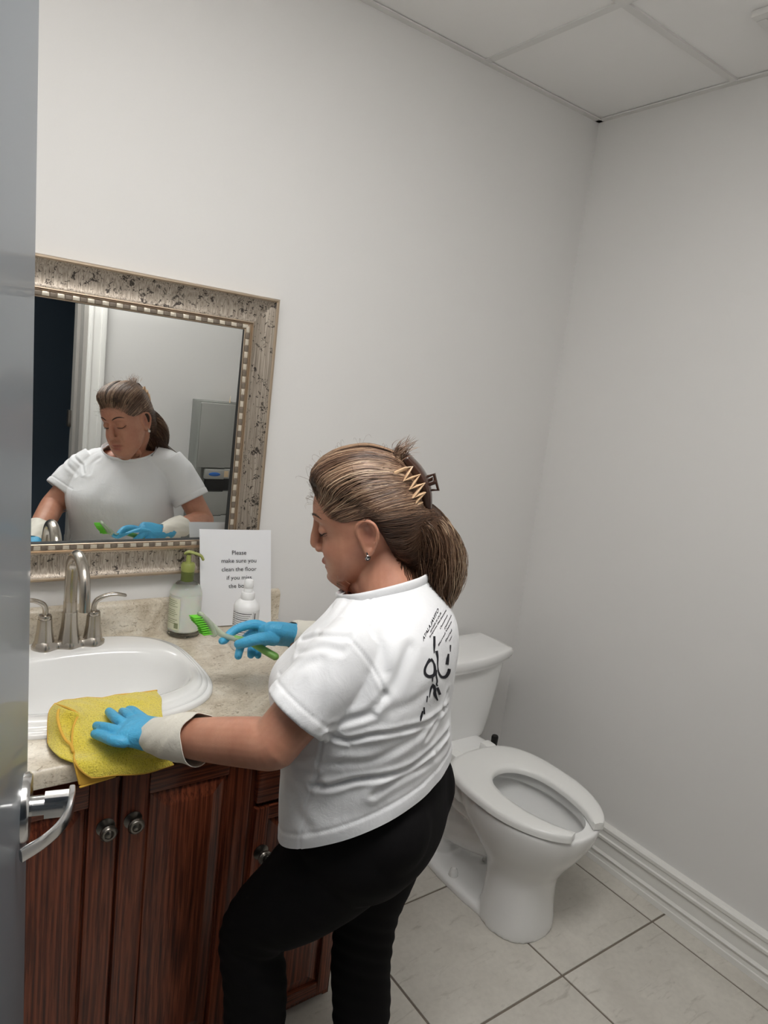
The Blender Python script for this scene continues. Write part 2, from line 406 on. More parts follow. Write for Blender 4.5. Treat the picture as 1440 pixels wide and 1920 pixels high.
# floor: grout bed + one object per tile
fl = struct(MB().box((-3.5, YC, -.06), (.12, .02, -.003)).build('floor', M_GROUT, smooth=False), 'beige tiled floor')
TW, TD = .4630, .4586; gx, gy = -.091, -.868; g = .0035
tile_mesh = {}
for i in range(-7, 2):
    for j in range(-6, 4):
        x0, x1 = gx + i * TW + g, gx + (i + 1) * TW - g; y0, y1 = gy + j * TD + g, gy + (j + 1) * TD - g
        x0, x1 = max(x0, XL), min(x1, -.001); y0, y1 = max(y0, -3.29), min(y1, -.001)
        if x1 - x0 < .02 or y1 - y0 < .02: continue
        key = (round(x1 - x0, 3), round(y1 - y0, 3)); c = A((x0 + x1) / 2, (y0 + y1) / 2, 0)
        if key not in tile_mesh:
            t = MB().box((-(x1 - x0) / 2, -(y1 - y0) / 2, -.012), ((x1 - x0) / 2, (y1 - y0) / 2, 0), bev=.0015).build('floor_tile', M_TILE, None)
            tile_mesh[key] = t.data; t.parent = fl
        else:
            t = bpy.data.objects.new('floor_tile', tile_mesh[key]); COL.objects.link(t); t.parent = fl
        t.location = (c[0], c[1], rng.uniform(-.0004, .0004))
# ceiling
ce = struct(MB().box((XL - .12, YR - .13, H + .03), (.12, .12, H + .1)).build('ceiling', M_CEIL, smooth=False), 'suspended ceiling of white tiles')
xs = [0, -.6, -1.2, -1.8, -2.4, XL]; ys = [0, -.536, -1.136, -1.736, YR]
def is_light(i, j): return i in (2, 3) and j == 2
for i in range(len(xs) - 1):
    for j in range(len(ys) - 1):
        if is_light(i, j): continue
        MB().box((xs[i + 1] + .004, ys[j + 1] + .004, H + .006), (xs[i] - .004, ys[j] - .004, H + .02)).build('ceiling_tile', M_CEIL, ce, smooth=False)
for x in xs[1:-1]: MB().box((x - .012, YR, H), (x + .012, 0, H + .006)).build('grid_tee', M_GRID, ce, smooth=False)
for j, y in enumerate(ys[1:-1]):
    for i in range(len(xs) - 1):
        MB().box((xs[i + 1] + .012, y - .012, H), (xs[i] - .012, y + .012, H + .006)).build('cross_tee', M_GRID, ce, smooth=False)
for a, b in (((XL, -.022, H - .001), (0, 0, H + .004)), ((-.022, YR, H - .001), (0, 0, H + .004)), ((XL, YR, H - .001), (XL + .022, 0, H + .004)), ((XL, YR, H - .001), (0, YR + .022, H + .004))):
    MB().box(a, b).build('wall_angle', M_GRID, ce, smooth=False)
# baseboards
PROF = [(0, 0), (.017, 0), (.017, .020), (.014, .023), (.014, .040), (.018, .043), (.020, .049), (.016, .054), (.013, .058), (.013, .098), (.016, .103), (.022, .108), (.023, .118), (.018, .122), (.018, .140), (.023, .146), (.024, .158), (.018, .165), (0, .166)]
def baseboard(name, a, b, nrm, label):
    a, b, nrm = A(*a), A(*b), A(*nrm); V = []
    for q in (a, b):
        for d_, z in PROF: V.append(q + nrm * d_ + A(0, 0, z))
    n = len(PROF); F = [(i, i + 1, n + i + 1, n + i) for i in range(n - 1)] + [tuple(range(n)), tuple(range(n, 2 * n))]
    return struct(MB().add(V, F).build(name, M_TRIM, None, smooth=False), label)
baseboard('baseboard_right', (0, YR, 0), (0, 0, 0), (-1, 0, 0), 'white moulded baseboard along the right wall')
baseboard('baseboard_back', (-1.19, 0, 0), (-.024, 0, 0), (0, -1, 0), 'white moulded baseboard behind the toilet')
baseboard('baseboard_front', (-1.28, YR, 0), (-.024, YR, 0), (0, 1, 0), 'white moulded baseboard beside the doorway')
# door frame + casing
jm = MB()
jm.box((JX1 - .02, YR - .14, 0), (JX1, YR + .004, JZ)); jm.box((JX0, YR - .14, 0), (JX0 + .02, YR + .004, JZ)); jm.box((JX0, YR - .14, JZ - .02), (JX1, YR + .004, JZ))
jm.box((JX1 - .034, YR - .14, 0), (JX1 - .02, YR - .075, JZ - .02))
tr = struct(jm.build('trim_1', M_JAMB, None, smooth=False), 'grey metal door jamb seen in the mirror')
MB().box((JX1 - .05, YR - .15, 1.225), (JX1 - .018, YR - .11, 1.31), bev=.003).build('strike_plate', M_PEWTER, tr)
cs = MB()
for a, b in (((JX1, YR, 0), (JX1 + .085, YR + .014, JZ + .085)), ((JX0 - .085, YR, 0), (JX0, YR + .014, JZ + .085)), ((JX0, YR, JZ), (JX1, YR + .014, JZ + .085))): cs.box(a, b, bev=.004)
for a, b in (((JX1 + .06, YR, 0), (JX1 + .085, YR + .022, JZ + .085)), ((JX1 + .008, YR, 0), (JX1 + .022, YR + .019, JZ + .02))): cs.box(a, b, bev=.004)
struct(cs.build('trim_2', M_TRIM, None), 'white door casing seen in the mirror')

# ================================================================== DOOR (open, seen edge-on at the left)
E0 = A(-2.057, -.972, 0); H0 = A(-2.27, -1.862, 0); du = unit(E0 - H0); dn = A(du[1], -du[0], 0)     # dn = face with the lever
V = []
for z in (.008, 2.12):
    for q in (E0, H0, H0 - dn * .044, E0 - dn * .044): V.append(q + A((1.5 - z) * .015, 0, z))
dr = struct(MB().add(V, [(0, 1, 2, 3), (4, 7, 6, 5), (0, 4, 5, 1), (1, 5, 6, 2), (2, 6, 7, 3), (3, 7, 4, 0)]).build('door_1', M_DOOR, None, smooth=False), 'grey painted door standing open at the left edge', None)
zc = 1.083; rc = E0 - du * .060 + A((1.5 - zc) * .015, 0, zc) - dn * .003
MB().lathe([(.001, 0), (.043, 0), (.043, .008), (.040, .012), (.012, .0135), (.001, .0135)], rc, 40, axis=dn).build('rose', M_CHROME, dr)
lv = MB(); lv.lathe([(.001, .012), (.0125, .012), (.0125, .05), (.001, .05)], rc, 20, axis=dn)
lv.tube([rc + dn * .028, rc + dn * .058 - du * .0], [(.0155, .011), (.0155, .011)], side=A(0, 0, 1), n=12, k=1, e=5, round_caps=False)
pth = [rc + dn * n_ - du * s_ + A(0, 0, z_) for n_, s_, z_ in ((.060, -.006, .014), (.060, .012, .008), (.056, .032, .002), (.046, .052, -.002), (.030, .070, -.005), (.008, .086, -.008))]
lv.tube(pth, [(.010, .004), (.013, .0045), (.0105, .004), (.009, .0036), (.0085, .0034), (.0085, .0034)], side=A(0, 0, 1), n=16, k=5, e=4, round_caps=False)
tag(lv.build('lever_handle', M_CHROME, dr), 'curved satin chrome lever handle')
MB().box(E0 + A(-.012, -.0, zc - .03) - dn * .0, E0 + A(-.022, .0015, zc + .03)).build('latch_plate', M_CHROME, dr, smooth=False)

# ================================================================== CEILING LIGHT + VENT
lt = thing('ceiling_light', 'recessed white troffer light in the ceiling above the vanity', 'ceiling light', (-1.8, -1.436, H))
MB().box((-2.39, -1.726, H + .004), (-1.21, -1.146, H + .008)).build('diffuser', M_DIFF, lt, smooth=False)
fm = MB()
for a, b in (((-2.4, -1.736, H + .001), (-2.385, -1.136, H + .02)), ((-1.215, -1.736, H + .001), (-1.2, -1.136, H + .02)), ((-2.385, -1.736, H + .001), (-1.215, -1.721, H + .02)), ((-2.385, -1.151, H + .001), (-1.215, -1.136, H + .02))): fm.box(a, b)
fm.build('frame', M_GRID, lt, smooth=False)
cl_ = thing('corridor_fill', 'unseen glowing panel added to brighten the corridor beyond the doorway', 'ceiling light', (-2.6, -2.7, H))  # added out of view to lift the dark corridor, no known lamp
MB().box((-2.9, -2.85, H - .012), (-2.3, -2.55, H - .001)).build('diffuser', M_FILL, cl_, smooth=False)
MB().box((-2.92, -2.87, H - .008), (-2.28, -2.53, H - .0005)).build('frame', M_GRID, cl_, smooth=False)  # rim of the added fill panel
vt = thing('ceiling_vent', 'white square louvred fan grille set in a ceiling tile', 'vent', (-.2, -.91, H))
vx0, vy1, vs_ = -.352, -.757, .30
vf = MB()
for a, b in (((vx0, vy1 - vs_, H - .012), (vx0 + .028, vy1, H + .006)), ((vx0 + vs_ - .028, vy1 - vs_, H - .012), (vx0 + vs_, vy1, H + .006)), ((vx0 + .028, vy1 - .028, H - .012), (vx0 + vs_ - .028, vy1, H + .006)), ((vx0 + .028, vy1 - vs_, H - .012), (vx0 + vs_ - .028, vy1 - vs_ + .028, H + .006))): vf.box(a, b, bev=.004)
vf.build('frame', M_GRID, vt); MB().box((vx0 + .02, vy1 - vs_ + .02, H + .002), (vx0 + vs_ - .02, vy1 - .02, H + .005)).build('backing', M_BLACK, vt, smooth=False)
for k in range(11):
    y = vy1 - .04 - k * .022
    MB().box((vx0 + .03, y - .007, H - .009), (vx0 + vs_ - .03, y + .004, H - .002)).build('slat', M_GRID, vt, smooth=False)

# ================================================================== VANITY CABINET
FY = -.598; VX0, VX1 = -2.42, -1.205; ZT = .857
vc = thing('vanity_cabinet', 'reddish oak vanity cabinet with raised panel doors and pewter knobs', 'cabinet', (-1.81, -.3, 0))
bd = MB()
for a, b in (((VX0, FY + .02, 0), (VX0 + .018, -.002, ZT - .001)), ((VX1 - .018, FY + .02, 0), (VX1, -.002, ZT - .001)), ((VX0 + .018, FY + .02, .005), (VX1 - .018, -.002, .025)), ((VX0 + .018, -.012, .025), (VX1 - .018, -.002, ZT - .15)), ((VX0 + .018, FY + .0185, .025), (VX1 - .018, FY + .033, ZT - .001))): bd.box(a, b)
bd.build('carcass', M_WV, vc, smooth=False)
MB().box((VX0 + .005, FY + .012, ZT - .05), (VX1 - .005, FY + .021, ZT - .001)).build('top_rail', M_WH, vc, smooth=False)
def knob(c, parent):
    k = MB().lathe([(.001, 0), (.0185, 0), (.019, .003), (.013, .005), (.0065, .008), (.006, .016), (.011, .018), (.0165, .022), (.0175, .026), (.0155, .0295), (.0145, .029), (.013, .031), (.0095, .031), (.009, .0295), (.006, .032), (.001, .033)], c, 28, axis=A(0, -1, 0))
    return k.build('knob', M_PEWTER, parent)
def raised(x0, x1, z0, z1, parent, y, mt, inset=.016):
    """raised centre panel: a frustum with a flat field"""
    V = []; 
    for i_, (d_, yy) in enumerate(((0, y), (.004, y - .004), (inset + .018, y - .013), (inset + .022, y - .0135))):
        V += [(x0 + d_, yy, z0 + d_), (x1 - d_, yy, z0 + d_), (x1 - d_, yy, z1 - d_), (x0 + d_, yy, z1 - d_)]
    F = [(a * 4 + b, a * 4 + (b + 1) % 4, a * 4 + 4 + (b + 1) % 4, a * 4 + 4 + b) for a in range(3) for b in range(4)] + [(12, 13, 14, 15), (0, 3, 2, 1)]
    return MB().add(V, F).build('raised_panel', mt, parent, smooth=False)
def cab_door(x0, x1, z0, z1, kx, kz, sw=.058, label=None):
    yb = FY + .018
    d = MB(); d.box((x0, FY, z0), (x0 + sw, yb, z1), bev=.0045); d.box((x1 - sw, FY, z0), (x1, yb, z1), bev=.0045); d.box((x0 + .02, yb - .006, z0 + .02), (x1 - .02, yb, z1 - .02))
    d = d.build('door', M_WV, vc)
    for a, b in ((z0, z0 + sw), (z1 - sw, z1)): MB().box((x0 + sw - .0005, FY + .0004, a), (x1 - sw + .0005, yb, b), bev=.0045).build('rail', M_WH, d)
    raised(x0 + sw + .001, x1 - sw - .001, z0 + sw + .001, z1 - sw - .001, d, yb - .005, M_WP)
    knob((kx, FY, kz), d); return d
cab_door(-2.108, -1.8145, .035, .822, -1.838, .715)
cab_door(-1.8085, -1.513, .035, .822, -1.783, .715)
cab_door(-1.495, -1.222, .035, .655, -1.472, .538, sw=.036)
cab_door(-2.405, -2.125, .035, .655, -2.148, .538, sw=.036)
for x0, x1 in ((-1.495, -1.222), (-2.405, -2.125)):
    d = MB().box((x0, FY, .668), (x1, FY + .018, .822), bev=.005).build('drawer', M_WH, vc)
    knob(((x0 + x1) / 2, FY, .745), d)
# countertop with backsplash (sink hole cut)
SX, SY = -1.815, -.285
def sup(a, b, n, t):
    c_, s_ = np.cos(t), np.sin(t); return np.c_[a * np.sign(c_) * np.abs(c_) ** (2 / n), b * np.sign(s_) * np.abs(s_) ** (2 / n)]
TH = np.linspace(0, 2 * np.pi, 96, endpoint=False)
ct = MB(); ZC = .895; cx0, cx1, cy0, cy1 = VX0 - .02, -1.172, -.637, -.0
# top surface: ring between sink hole and rectangle
hole = sup(.255, .222, 3, TH) + A(SX, SY)
rect = []
for t in TH:
    d_ = A(math.cos(t), math.sin(t)); sc_ = 1e9
    for k_, lo, hi in ((0, cx0 + .008, cx1 - .008), (1, cy0 + .012, cy1)):
        if abs(d_[k_]) > 1e-9: sc_ = min(sc_, ((hi if d_[k_] > 0 else lo) - (SX, SY)[k_]) / d_[k_])
    rect.append(A(SX, SY) + d_ * sc_)
rect = np.array(rect)
for cxx, cyy in ((cx0 + .008, cy0 + .012), (cx1 - .008, cy0 + .012), (cx0 + .008, cy1), (cx1 - .008, cy1)):
    i = np.argmin(np.linalg.norm(rect - A(cxx, cyy), axis=1)); rect[i] = (cxx, cyy)
R = [np.c_[hole, np.full(96, ZC - .04)], np.c_[hole, np.full(96, ZC)], np.c_[rect, np.full(96, ZC)]]
outer = np.array([(cx0 if abs(p[0] - cx0 - .008) < 1e-6 else cx1 if abs(p[0] - cx1 + .008) < 1e-6 else p[0], cy0 if abs(p[1] - cy0 - .012) < 1e-6 else p[1]) for p in rect])
mid = rect * .3 + outer * .7
R += [np.c_[mid, np.full(96, ZC - .0035)], np.c_[outer, np.full(96, ZC - .012)], np.c_[outer, np.full(96, ZC - .038)], np.c_[hole, np.full(96, ZC - .04)]]
ct.rings(R, caps=False)
cto = ct.build('countertop', M_STONE, None, ang=60)
tag(cto, 'beige speckled stone-look countertop on the oak vanity', 'countertop')
bs = MB(); pr = [(-.0005, ZC + .0003), (-.024, ZC + .0003), (-.021, ZC + .006), (-.021, ZC + .083), (-.016, ZC + .092), (-.008, ZC + .096), (-.0005, ZC + .096)]
bs.prism(pr, 0, cx0, cx1 + .003)
tag(bs.build('backsplash', M_STONE, cto, ang=50), 'low matching stone-look upstand against the wall')
# sink
sk = thing('sink', 'white oval drop-in porcelain sink with stepped rim', 'sink', (SX, SY, ZC))
prof = [(.278, .246, 3.2, .0005, 0), (.278, .246, 3.2, .007, 0), (.274, .242, 3.2, .011, 0), (.268, .236, 3.1, .0112, 0), (.266, .234, 3.1, .015, 0), (.260, .228, 3.1, .0165, 0), (.257, .225, 3.0, .0165, 0), (.255, .222, 3.0, .0205, 0), (.250, .215, 2.9, .022, 0), (.249, .178, 2.8, .0215, -.018), (.246, .160, 2.8, .0205, -.022), (.240, .150, 2.7, .017, -.022), (.236, .146, 2.6, .009, -.022),
        (.228, .138, 2.5, -.02, -.022), (.21, .125, 2.4, -.07, -.022), (.17, .1, 2.2, -.115, -.02), (.10, .06, 2.1, -.138, -.015), (.03, .022, 2.0, -.145, -.01), (.021, .021, 2.0, -.1455, -.01)]
R = []
for a, b, n_, z, dy in prof:
    q = sup(a, b, n_, TH); R.append(np.c_[q[:, 0] + SX, q[:, 1] + SY + dy, np.full(96, ZC + z)])
ks = MB(); ks.rings(R, caps=False); ks.build('basin', M_PORC, sk, ang=55)
MB().lathe([(.001, 0), (.022, 0), (.023, .002), (.018, .003), (.001, .002)], (SX, SY - .01, ZC - .1455), 24).build('drain', M_CHROME, sk)
# faucet
fx, fy, fz = -1.815, -.103, ZC + .0215
fc = thing('faucet', 'brushed nickel two-handle faucet with tall arched spout on the sink', 'faucet', (fx, fy, fz))
b_ = MB(); secs = []
xx = np.linspace(-.088, .088, 45); R = []
for x in xx:
    bul = max(math.exp(-(x / .022) ** 2), math.exp(-((abs(x) - .058) / .022) ** 2)); hw = .016 + .014 * bul
    if abs(x) > .07: hw *= math.sqrt(max(0.02, 1 - ((abs(x) - .07) / .0185) ** 2))
    top = .013 + .010 * bul
    if abs(x) > .08: top *= .55
    R.append([(fx + x, fy + s_ * hw * q, fz + z_ * top) for s_, q, z_ in ((-1, 1.05, 0), (-1, 1.0, .45), (-1, .72, 1), (1, .72, 1), (1, 1.0, .45), (1, 1.05, 0))])
b_.rings(R); b_.build('base_plate', M_NICKEL, fc, ang=35)
s_ = MB(); s_.lathe([(.029, .005), (.0255, .02), (.0205, .055), (.0185, .085), (.0188, .092), (.0165, .094), (.0163, .12)], (fx, fy, fz), 40, flute=.035, nf=8)
ap = [(fx, fy, fz + .11), (fx, fy + .0, fz + .19), (fx, fy - .006, fz + .222), (fx, fy - .032, fz + .246), (fx, fy - .068, fz + .255), (fx, fy - .104, fz + .246), (fx, fy - .130, fz + .222), (fx, fy - .143, fz + .185), (fx, fy - .146, fz + .140)]
s_.tube(ap, [.0160, .0155, .0150, .0145, .014, .0135, .013, .0125, .0122], n=24, k=5, round_caps=False); s_.build('spout', M_NICKEL, fc, ang=35)
for sg in (-1, 1):
    hx = fx + sg * .058
    hb = MB().lathe([(.026, .005), (.023, .018), (.0185, .05), (.0168, .075), (.0165, .078), (.001, .0785)], (hx, fy, fz), 40, flute=.04, nf=8).build('handle_base', M_NICKEL, fc, ang=35)
    MB().lathe([(.0155, .0782), (.0165, .083), (.0145, .088), (.009, .089), (.001, .089)], (hx, fy, fz), 28).build('collar', M_NICKEL, hb)
    lv = MB(); lv.tube([(hx, fy, fz + .086), (hx, fy, fz + .104), (hx + sg * .007, fy - .002, fz + .118), (hx + sg * .028, fy - .004, fz + .129), (hx + sg * .052, fy - .006, fz + .1315), (hx + sg * .075, fy - .008, fz + .127)], [(.0072, .0072), (.0068, .0068), (.0072, .0065), (.0078, .0055), (.0080, .005), (.0072, .0045)], side=A(0, 1, 0), n=16, k=5)
    lv.build('lever', M_NICKEL, hb)

# ================================================================== WALL MIRROR
mx0, mx1, mz0, mz1 = -2.36, -1.268, 1.068, 1.876
mr = thing('wall_mirror', 'rectangular wall mirror in a wide distressed silver frame above the sink', 'mirror', ((mx0 + mx1) / 2, 0, mz0))
fp = [(.0, .002), (.0, .030), (.003, .036), (.007, .036), (.010, .032), (.022, .026), (.045, .0225), (.066, .024), (.074, .029), (.077, .030), (.078, .024), (.078, .002)]
def mitred(prof, name, mts, mids, parent, o1=0.):
    outs = []
    for k in range(4):
        V = []
        for d_, dep in prof:
            d_ += o1; xa, xb, za, zb = mx0 + d_, mx1 - d_, mz0 + d_, mz1 - d_
            e_ = [((xa, zb), (xb, zb)), ((xb, zb), (xb, za)), ((xb, za), (xa, za)), ((xa, za), (xa, zb))][k]
            V += [(e_[0][0], -dep, e_[0][1]), (e_[1][0], -dep, e_[1][1])]
        n = len(prof); F = [(2 * i, 2 * i + 1, 2 * i + 3, 2 * i + 2) for i in range(n - 1)]
        mb = MB(); mb.add(V, F)
        o = mb.build(name, mts, parent, ang=30); 
        for p in o.data.polygons: p.material_index = mids[p.index] if p.index < len(mids) else 0
        outs.append(o)
    return outs
fr_ = mitred(fp, 'frame_rail', [M_FRAME, M_EDGE], [1, 1, 1, 1, 0, 0, 0, 0, 1, 1, 0], mr)
lip = mitred([(.078, .002), (.078, .024), (.081, .0255), (.083, .022), (.094, .020), (.096, .0215), (.098, .0205), (.099, .012), (.099, .002)], 'inner_trim', [M_EDGE, M_BACK], [0, 0, 0, 0, 0, 0, 1, 1], mr)
bead_me = []
for mt in (M_BEADL, M_BEADD):
    t = MB().box((-.0082, -.0035, -.0052), (.0082, .0, .0052), bev=.0015).build('bead', mt, None); bead_me.append(t.data); bpy.data.objects.remove(t)
def beads(p0, p1, par, rot):
    p0, p1 = A(*p0), A(*p1); L = np.linalg.norm(p1 - p0); n = int(L / .0172)
    for i in range(n):
        c = p0 + (p1 - p0) * (i + .5) / n; b = bpy.data.objects.new('bead', bead_me[i % 2]); COL.objects.link(b); b.parent = par
        b.location = tuple(c - org(par)); b.rotation_euler = (0, rot, 0)
d_ = .0885
beads((mx0 + d_, -.0205, mz1 - d_), (mx1 - d_, -.0205, mz1 - d_), lip[0], 0)
beads((mx1 - d_, -.0205, mz1 - d_), (mx1 - d_, -.0205, mz0 + d_), lip[1], math.pi / 2)
beads((mx1 - d_, -.0205, mz0 + d_), (mx0 + d_, -.0205, mz0 + d_), lip[2], 0)
beads((mx0 + d_, -.0205, mz0 + d_), (mx0 + d_, -.0205, mz1 - d_), lip[3], math.pi / 2)
gx0, gx1, gz0, gz1 = mx0 + .098, mx1 - .098, mz0 + .098, mz1 - .098; bv = .022
V = [(gx0, -.0105, gz0), (gx1, -.0105, gz0), (gx1, -.0105, gz1), (gx0, -.0105, gz1), (gx0 + bv, -.0108, gz0 + bv), (gx1 - bv, -.0108, gz0 + bv), (gx1 - bv, -.0108, gz1 - bv), (gx0 + bv, -.0108, gz1 - bv)]
V = [(x, y - .012 * (z - 1.47) - .002 * (x + 1.81), z) for x, y, z in V]
MB().add(V, [(4, 5, 6, 7), (0, 1, 5, 4), (1, 2, 6, 5), (2, 3, 7, 6), (3, 0, 4, 7)]).build('mirror_glass', M_MIRROR, mr, smooth=False)
MB().box((gx0 - .002, -.004, gz0 - .002), (gx1 + .002, -.002, gz1 + .002)).build('backing_board', M_BACK, mr, smooth=False)

# ================================================================== PAPER SIGN
def text_mesh(body, size=1.0, align='CENTER', spacing=1.0, bold=0):
    cu = bpy.data.curves.new('t', 'FONT'); cu.body = body; cu.size = size; cu.align_x = align; cu.space_character = spacing; cu.resolution_u = 3; cu.offset = bold
    o = bpy.data.objects.new('t', cu); COL.objects.link(o); dg = bpy.context.evaluated_depsgraph_get(); dg.update()
    me = bpy.data.meshes.new_from_object(o.evaluated_get(dg)); V = np.array([q.co[:] for q in me.vertices]).reshape(-1, 3); F = [tuple(p.vertices) for p in me.polygons]
    bpy.data.objects.remove(o); bpy.data.meshes.remove(me); return V, F
BL, BR, TL, TR = PY(376, 1175.5, -.031), PY(508, 1169, -.052), PY(374, 992, -.052), PY(508, 994, -.057)
BL[2] = max(BL[2], .8965); BR[2] = max(BR[2], .8965)
def quad(u, v_, off=0):
    p = (BL * (1 - u) + BR * u) * (1 - v_) + (TL * (1 - u) + TR * u) * v_; nn_ = unit(np.cross(BR - BL, TL - BL)); return p + nn_ * off
sg = thing('paper_sign', 'white printed paper sign propped against the mirror behind the bottles', 'sign', quad(.5, 0))
mb = MB(); G = [[quad(i / 8, j / 10, .0015 * math.sin(math.pi * i / 8)) for i in range(9)] for j in range(11)]; mb.grid(G)
o = mb.build('sheet', M_PAPER, sg, smooth=False, fix=False); so = o.modifiers.new('s', 'SOLIDIFY'); so.thickness = .0006; so.offset = -1; apply_mods(o)
W_ = np.linalg.norm(BR - BL); H_ = np.linalg.norm(TL - BL)
for k, (tx, py) in enumerate((('Please', 1039), ('make sure you', 1054), ('clean the floor', 1070), ('if you miss', 1086), ('the bowl', 1102))):
    V, F = text_mesh(tx, .0188); vv_ = (1175 - py) / (1175 - 993.); W2 = []
    for x, y, z in V: W2.append(quad(.535 + x / W_, vv_ + y / H_, .0026))
    MB().add(W2, F).build('lettering', M_INK, sg, smooth=False, fix=False)

# ================================================================== BOTTLES
sc0 = PZ(343.5, 1188.5, ZC); sc0[2] = ZC + .0008
sp = thing('soap_bottle', 'clear round pump bottle of milky soap with olive green pump', 'soap bottle', sc0)
R0 = .0455
gl = MB().lathe([(.001, .0), (.040, 0), (R0, .004), (R0, .115), (.0445, .130), (.038, .146), (.027, .156), (.017, .161), (.0165, .172), (.001, .172)], sc0, 40).build('glass_body', M_GLASS, sp)
MB().lathe([(.001, .016), (.040, .016), (.0435, .020), (.0435, .112), (.0415, .124), (.001, .125)], sc0, 40).build('liquid_soap', M_SOAP, sp)
MB().lathe([(.001, .161), (.0178, .161), (.0178, .178), (.0182, .1785), (.0182, .190), (.001, .190)], sc0, 32, mi=0).build('neck_label', M_OLIVE2, sp)
MB().lathe([(.001, .1895), (.0188, .1895), (.0198, .194), (.0198, .208), (.017, .213), (.0085, .214), (.007, .218), (.0065, .238), (.001, .238)], sc0, 32).build('pump_collar', M_OLIVE, sp)
hd = unit(A(.80, -.58, 0)); pm = MB(); pm.tube([sc0 + A(0, 0, .240) - hd * .010, sc0 + A(0, 0, .245), sc0 + A(0, 0, .243) + hd * .018, sc0 + A(0, 0, .238) + hd * .034, sc0 + A(0, 0, .228) + hd * .041], [(.009, .0045), (.0095, .005), (.0065, .0042), (.005, .0042), (.004, .004)], side=A(.58, .8, 0), n=16, k=4)
pm.build('pump_head', M_OLIVE, sp)
def wrap_label(c, r, a0, a1, z0, z1, mt, par, name='label', n=16):
    R = []; 
    for rr in (r, r + .0006):
        R.append([(c[0] + rr * math.cos(a), c[1] + rr * math.sin(a), z) for a in np.linspace(a0, a1, n) for z in (z0, z1)])
    G = np.array(R[1]).reshape(n, 2, 3); mb = MB(); mb.grid(G); return mb.build(name, mt, par)
ta = math.atan2(CC[1] - sc0[1], CC[0] - sc0[0])
lb = wrap_label(sc0, R0 + .0005, ta - 1.35, ta - .30, sc0[2] + .025, sc0[2] + .118, M_LABEL, sp)
mbk = MB()
for k in range(13):
    zz = sc0[2] + .110 - k * .0055
    if k in (4, 9): continue
    a1 = ta - .42 - random.uniform(0, .35)
    G = [[(sc0[0] + (R0 + .0015) * math.cos(a), sc0[1] + (R0 + .0015) * math.sin(a), z) for z in (zz, zz + .0012)] for a in np.linspace(ta - 1.25, a1, 8)]; mbk.grid(G)
for k in range(9):
    a = ta - .62 + k * .03
    G = [[(sc0[0] + (R0 + .0015) * math.cos(q), sc0[1] + (R0 + .0015) * math.sin(q), z) for z in (sc0[2] + .030, sc0[2] + .046)] for q in (a, a + .018)]; mbk.grid(G)
mbk.build('label_print', M_OLIVE2, lb)
wc = PZ(456, 1214, ZC); wc[2] = ZC + .0008
wb = thing('lotion_bottle', 'small white plastic bottle with a printed label and spray cap', 'bottle', wc)
MB().lathe([(.001, 0), (.034, 0), (.036, .004), (.036, .122), (.033, .132), (.022, .142), (.017, .145), (.001, .145)], wc, 36).build('bottle_body', M_WPL, wb)
MB().lathe([(.001, .144), (.0185, .144), (.019, .147), (.019, .163), (.0175, .165), (.001, .165)], wc, 28).build('collar', M_WPL, wb)
MB().lathe([(.001, .1645), (.0135, .1645), (.0135, .173), (.0125, .175), (.0125, .177), (.0135, .179), (.0130, .196), (.010, .200), (.001, .201)], wc, 28).build('cap', M_WPL, wb)
ta = math.atan2(CC[1] - wc[1], CC[0] - wc[0])
lb = wrap_label(wc, .0364, ta - 1.3, ta + 1.35, wc[2] + .02, wc[2] + .118, M_WLABEL, wb)
mbk = MB()
for k in range(15):
    zz = wc[2] + .110 - k * .006
    for a0, a1 in ((-1.2, -.98), (-.85, .45 - random.uniform(0, .3))):
        G = [[(wc[0] + .0374 * math.cos(a), wc[1] + .0374 * math.sin(a), z) for z in (zz, zz + (.0011 if k % 3 else .0018))] for a in np.linspace(ta + a0, ta + a1, 10)]; mbk.grid(G)
for a0, a1, z0, z1 in ((-.93, -.91, .025, .115), (.55, .57, .025, .115), (.66, .74, .045, .112)):
    G = [[(wc[0] + .0374 * math.cos(a), wc[1] + .0374 * math.sin(a), z) for z in (wc[2] + z0, wc[2] + z1)] for a in (ta + a0, ta + a1)]; mbk.grid(G)
mbk.build('label_print', M_INK, lb)

# ================================================================== TOILET
tx = -.507
tl = thing('toilet', 'white two-piece toilet with elongated bowl against the back wall', 'toilet', (tx, -.45, 0))
X_, Y_ = A(1, 0, 0), A(0, 1, 0)
tb = MB()
tb.stack([(tx, -.625, .0, .122, .113, 2.3), (tx, -.625, .03, .121, .112, 2.3), (tx, -.622, .12, .112, .108, 2.2), (tx, -.618, .19, .112, .118, 2.1), (tx, -.610, .245, .132, .150, 2.1), (tx, -.600, .31, .164, .200, 2.1), (tx, -.593, .37, .184, .236, 2.15), (tx, -.592, .41, .189, .246, 2.2), (tx, -.592, .424, .187, .244, 2.2)], n=48)
tb.tube([(tx, -.05, .385), (tx, -.2, .385), (tx, -.34, .385), (tx, -.45, .385)], [(.145, .036), (.15, .038), (.165, .04), (.17, .04)], side=X_, n=32, k=3, e=4)
tb.tube([(tx, -.12, .37), (tx, -.16, .28), (tx, -.21, .18), (tx, -.22, .06), (tx, -.22, .01)], [(.085, .08), (.075, .09), (.075, .10), (.085, .09), (.09, .09)], side=X_, n=24, k=4)
tb.tube([(tx, -.22, .14), (tx, -.36, .17), (tx, -.50, .24)], [(.068, .085), (.066, .085), (.09, .1)], side=X_, n=24, k=4)
tb.tube([(tx, -.18, .30), (tx, -.34, .30), (tx, -.5, .32)], [(.10, .07), (.10, .075), (.13, .08)], side=X_, n=24, k=3)
tb.stack([(tx, -.43, -.004, .118, .305, 2.4), (tx, -.43, .016, .116, .302, 2.4), (tx, -.43, .026, .104, .29, 2.4)], n=48, k=2)
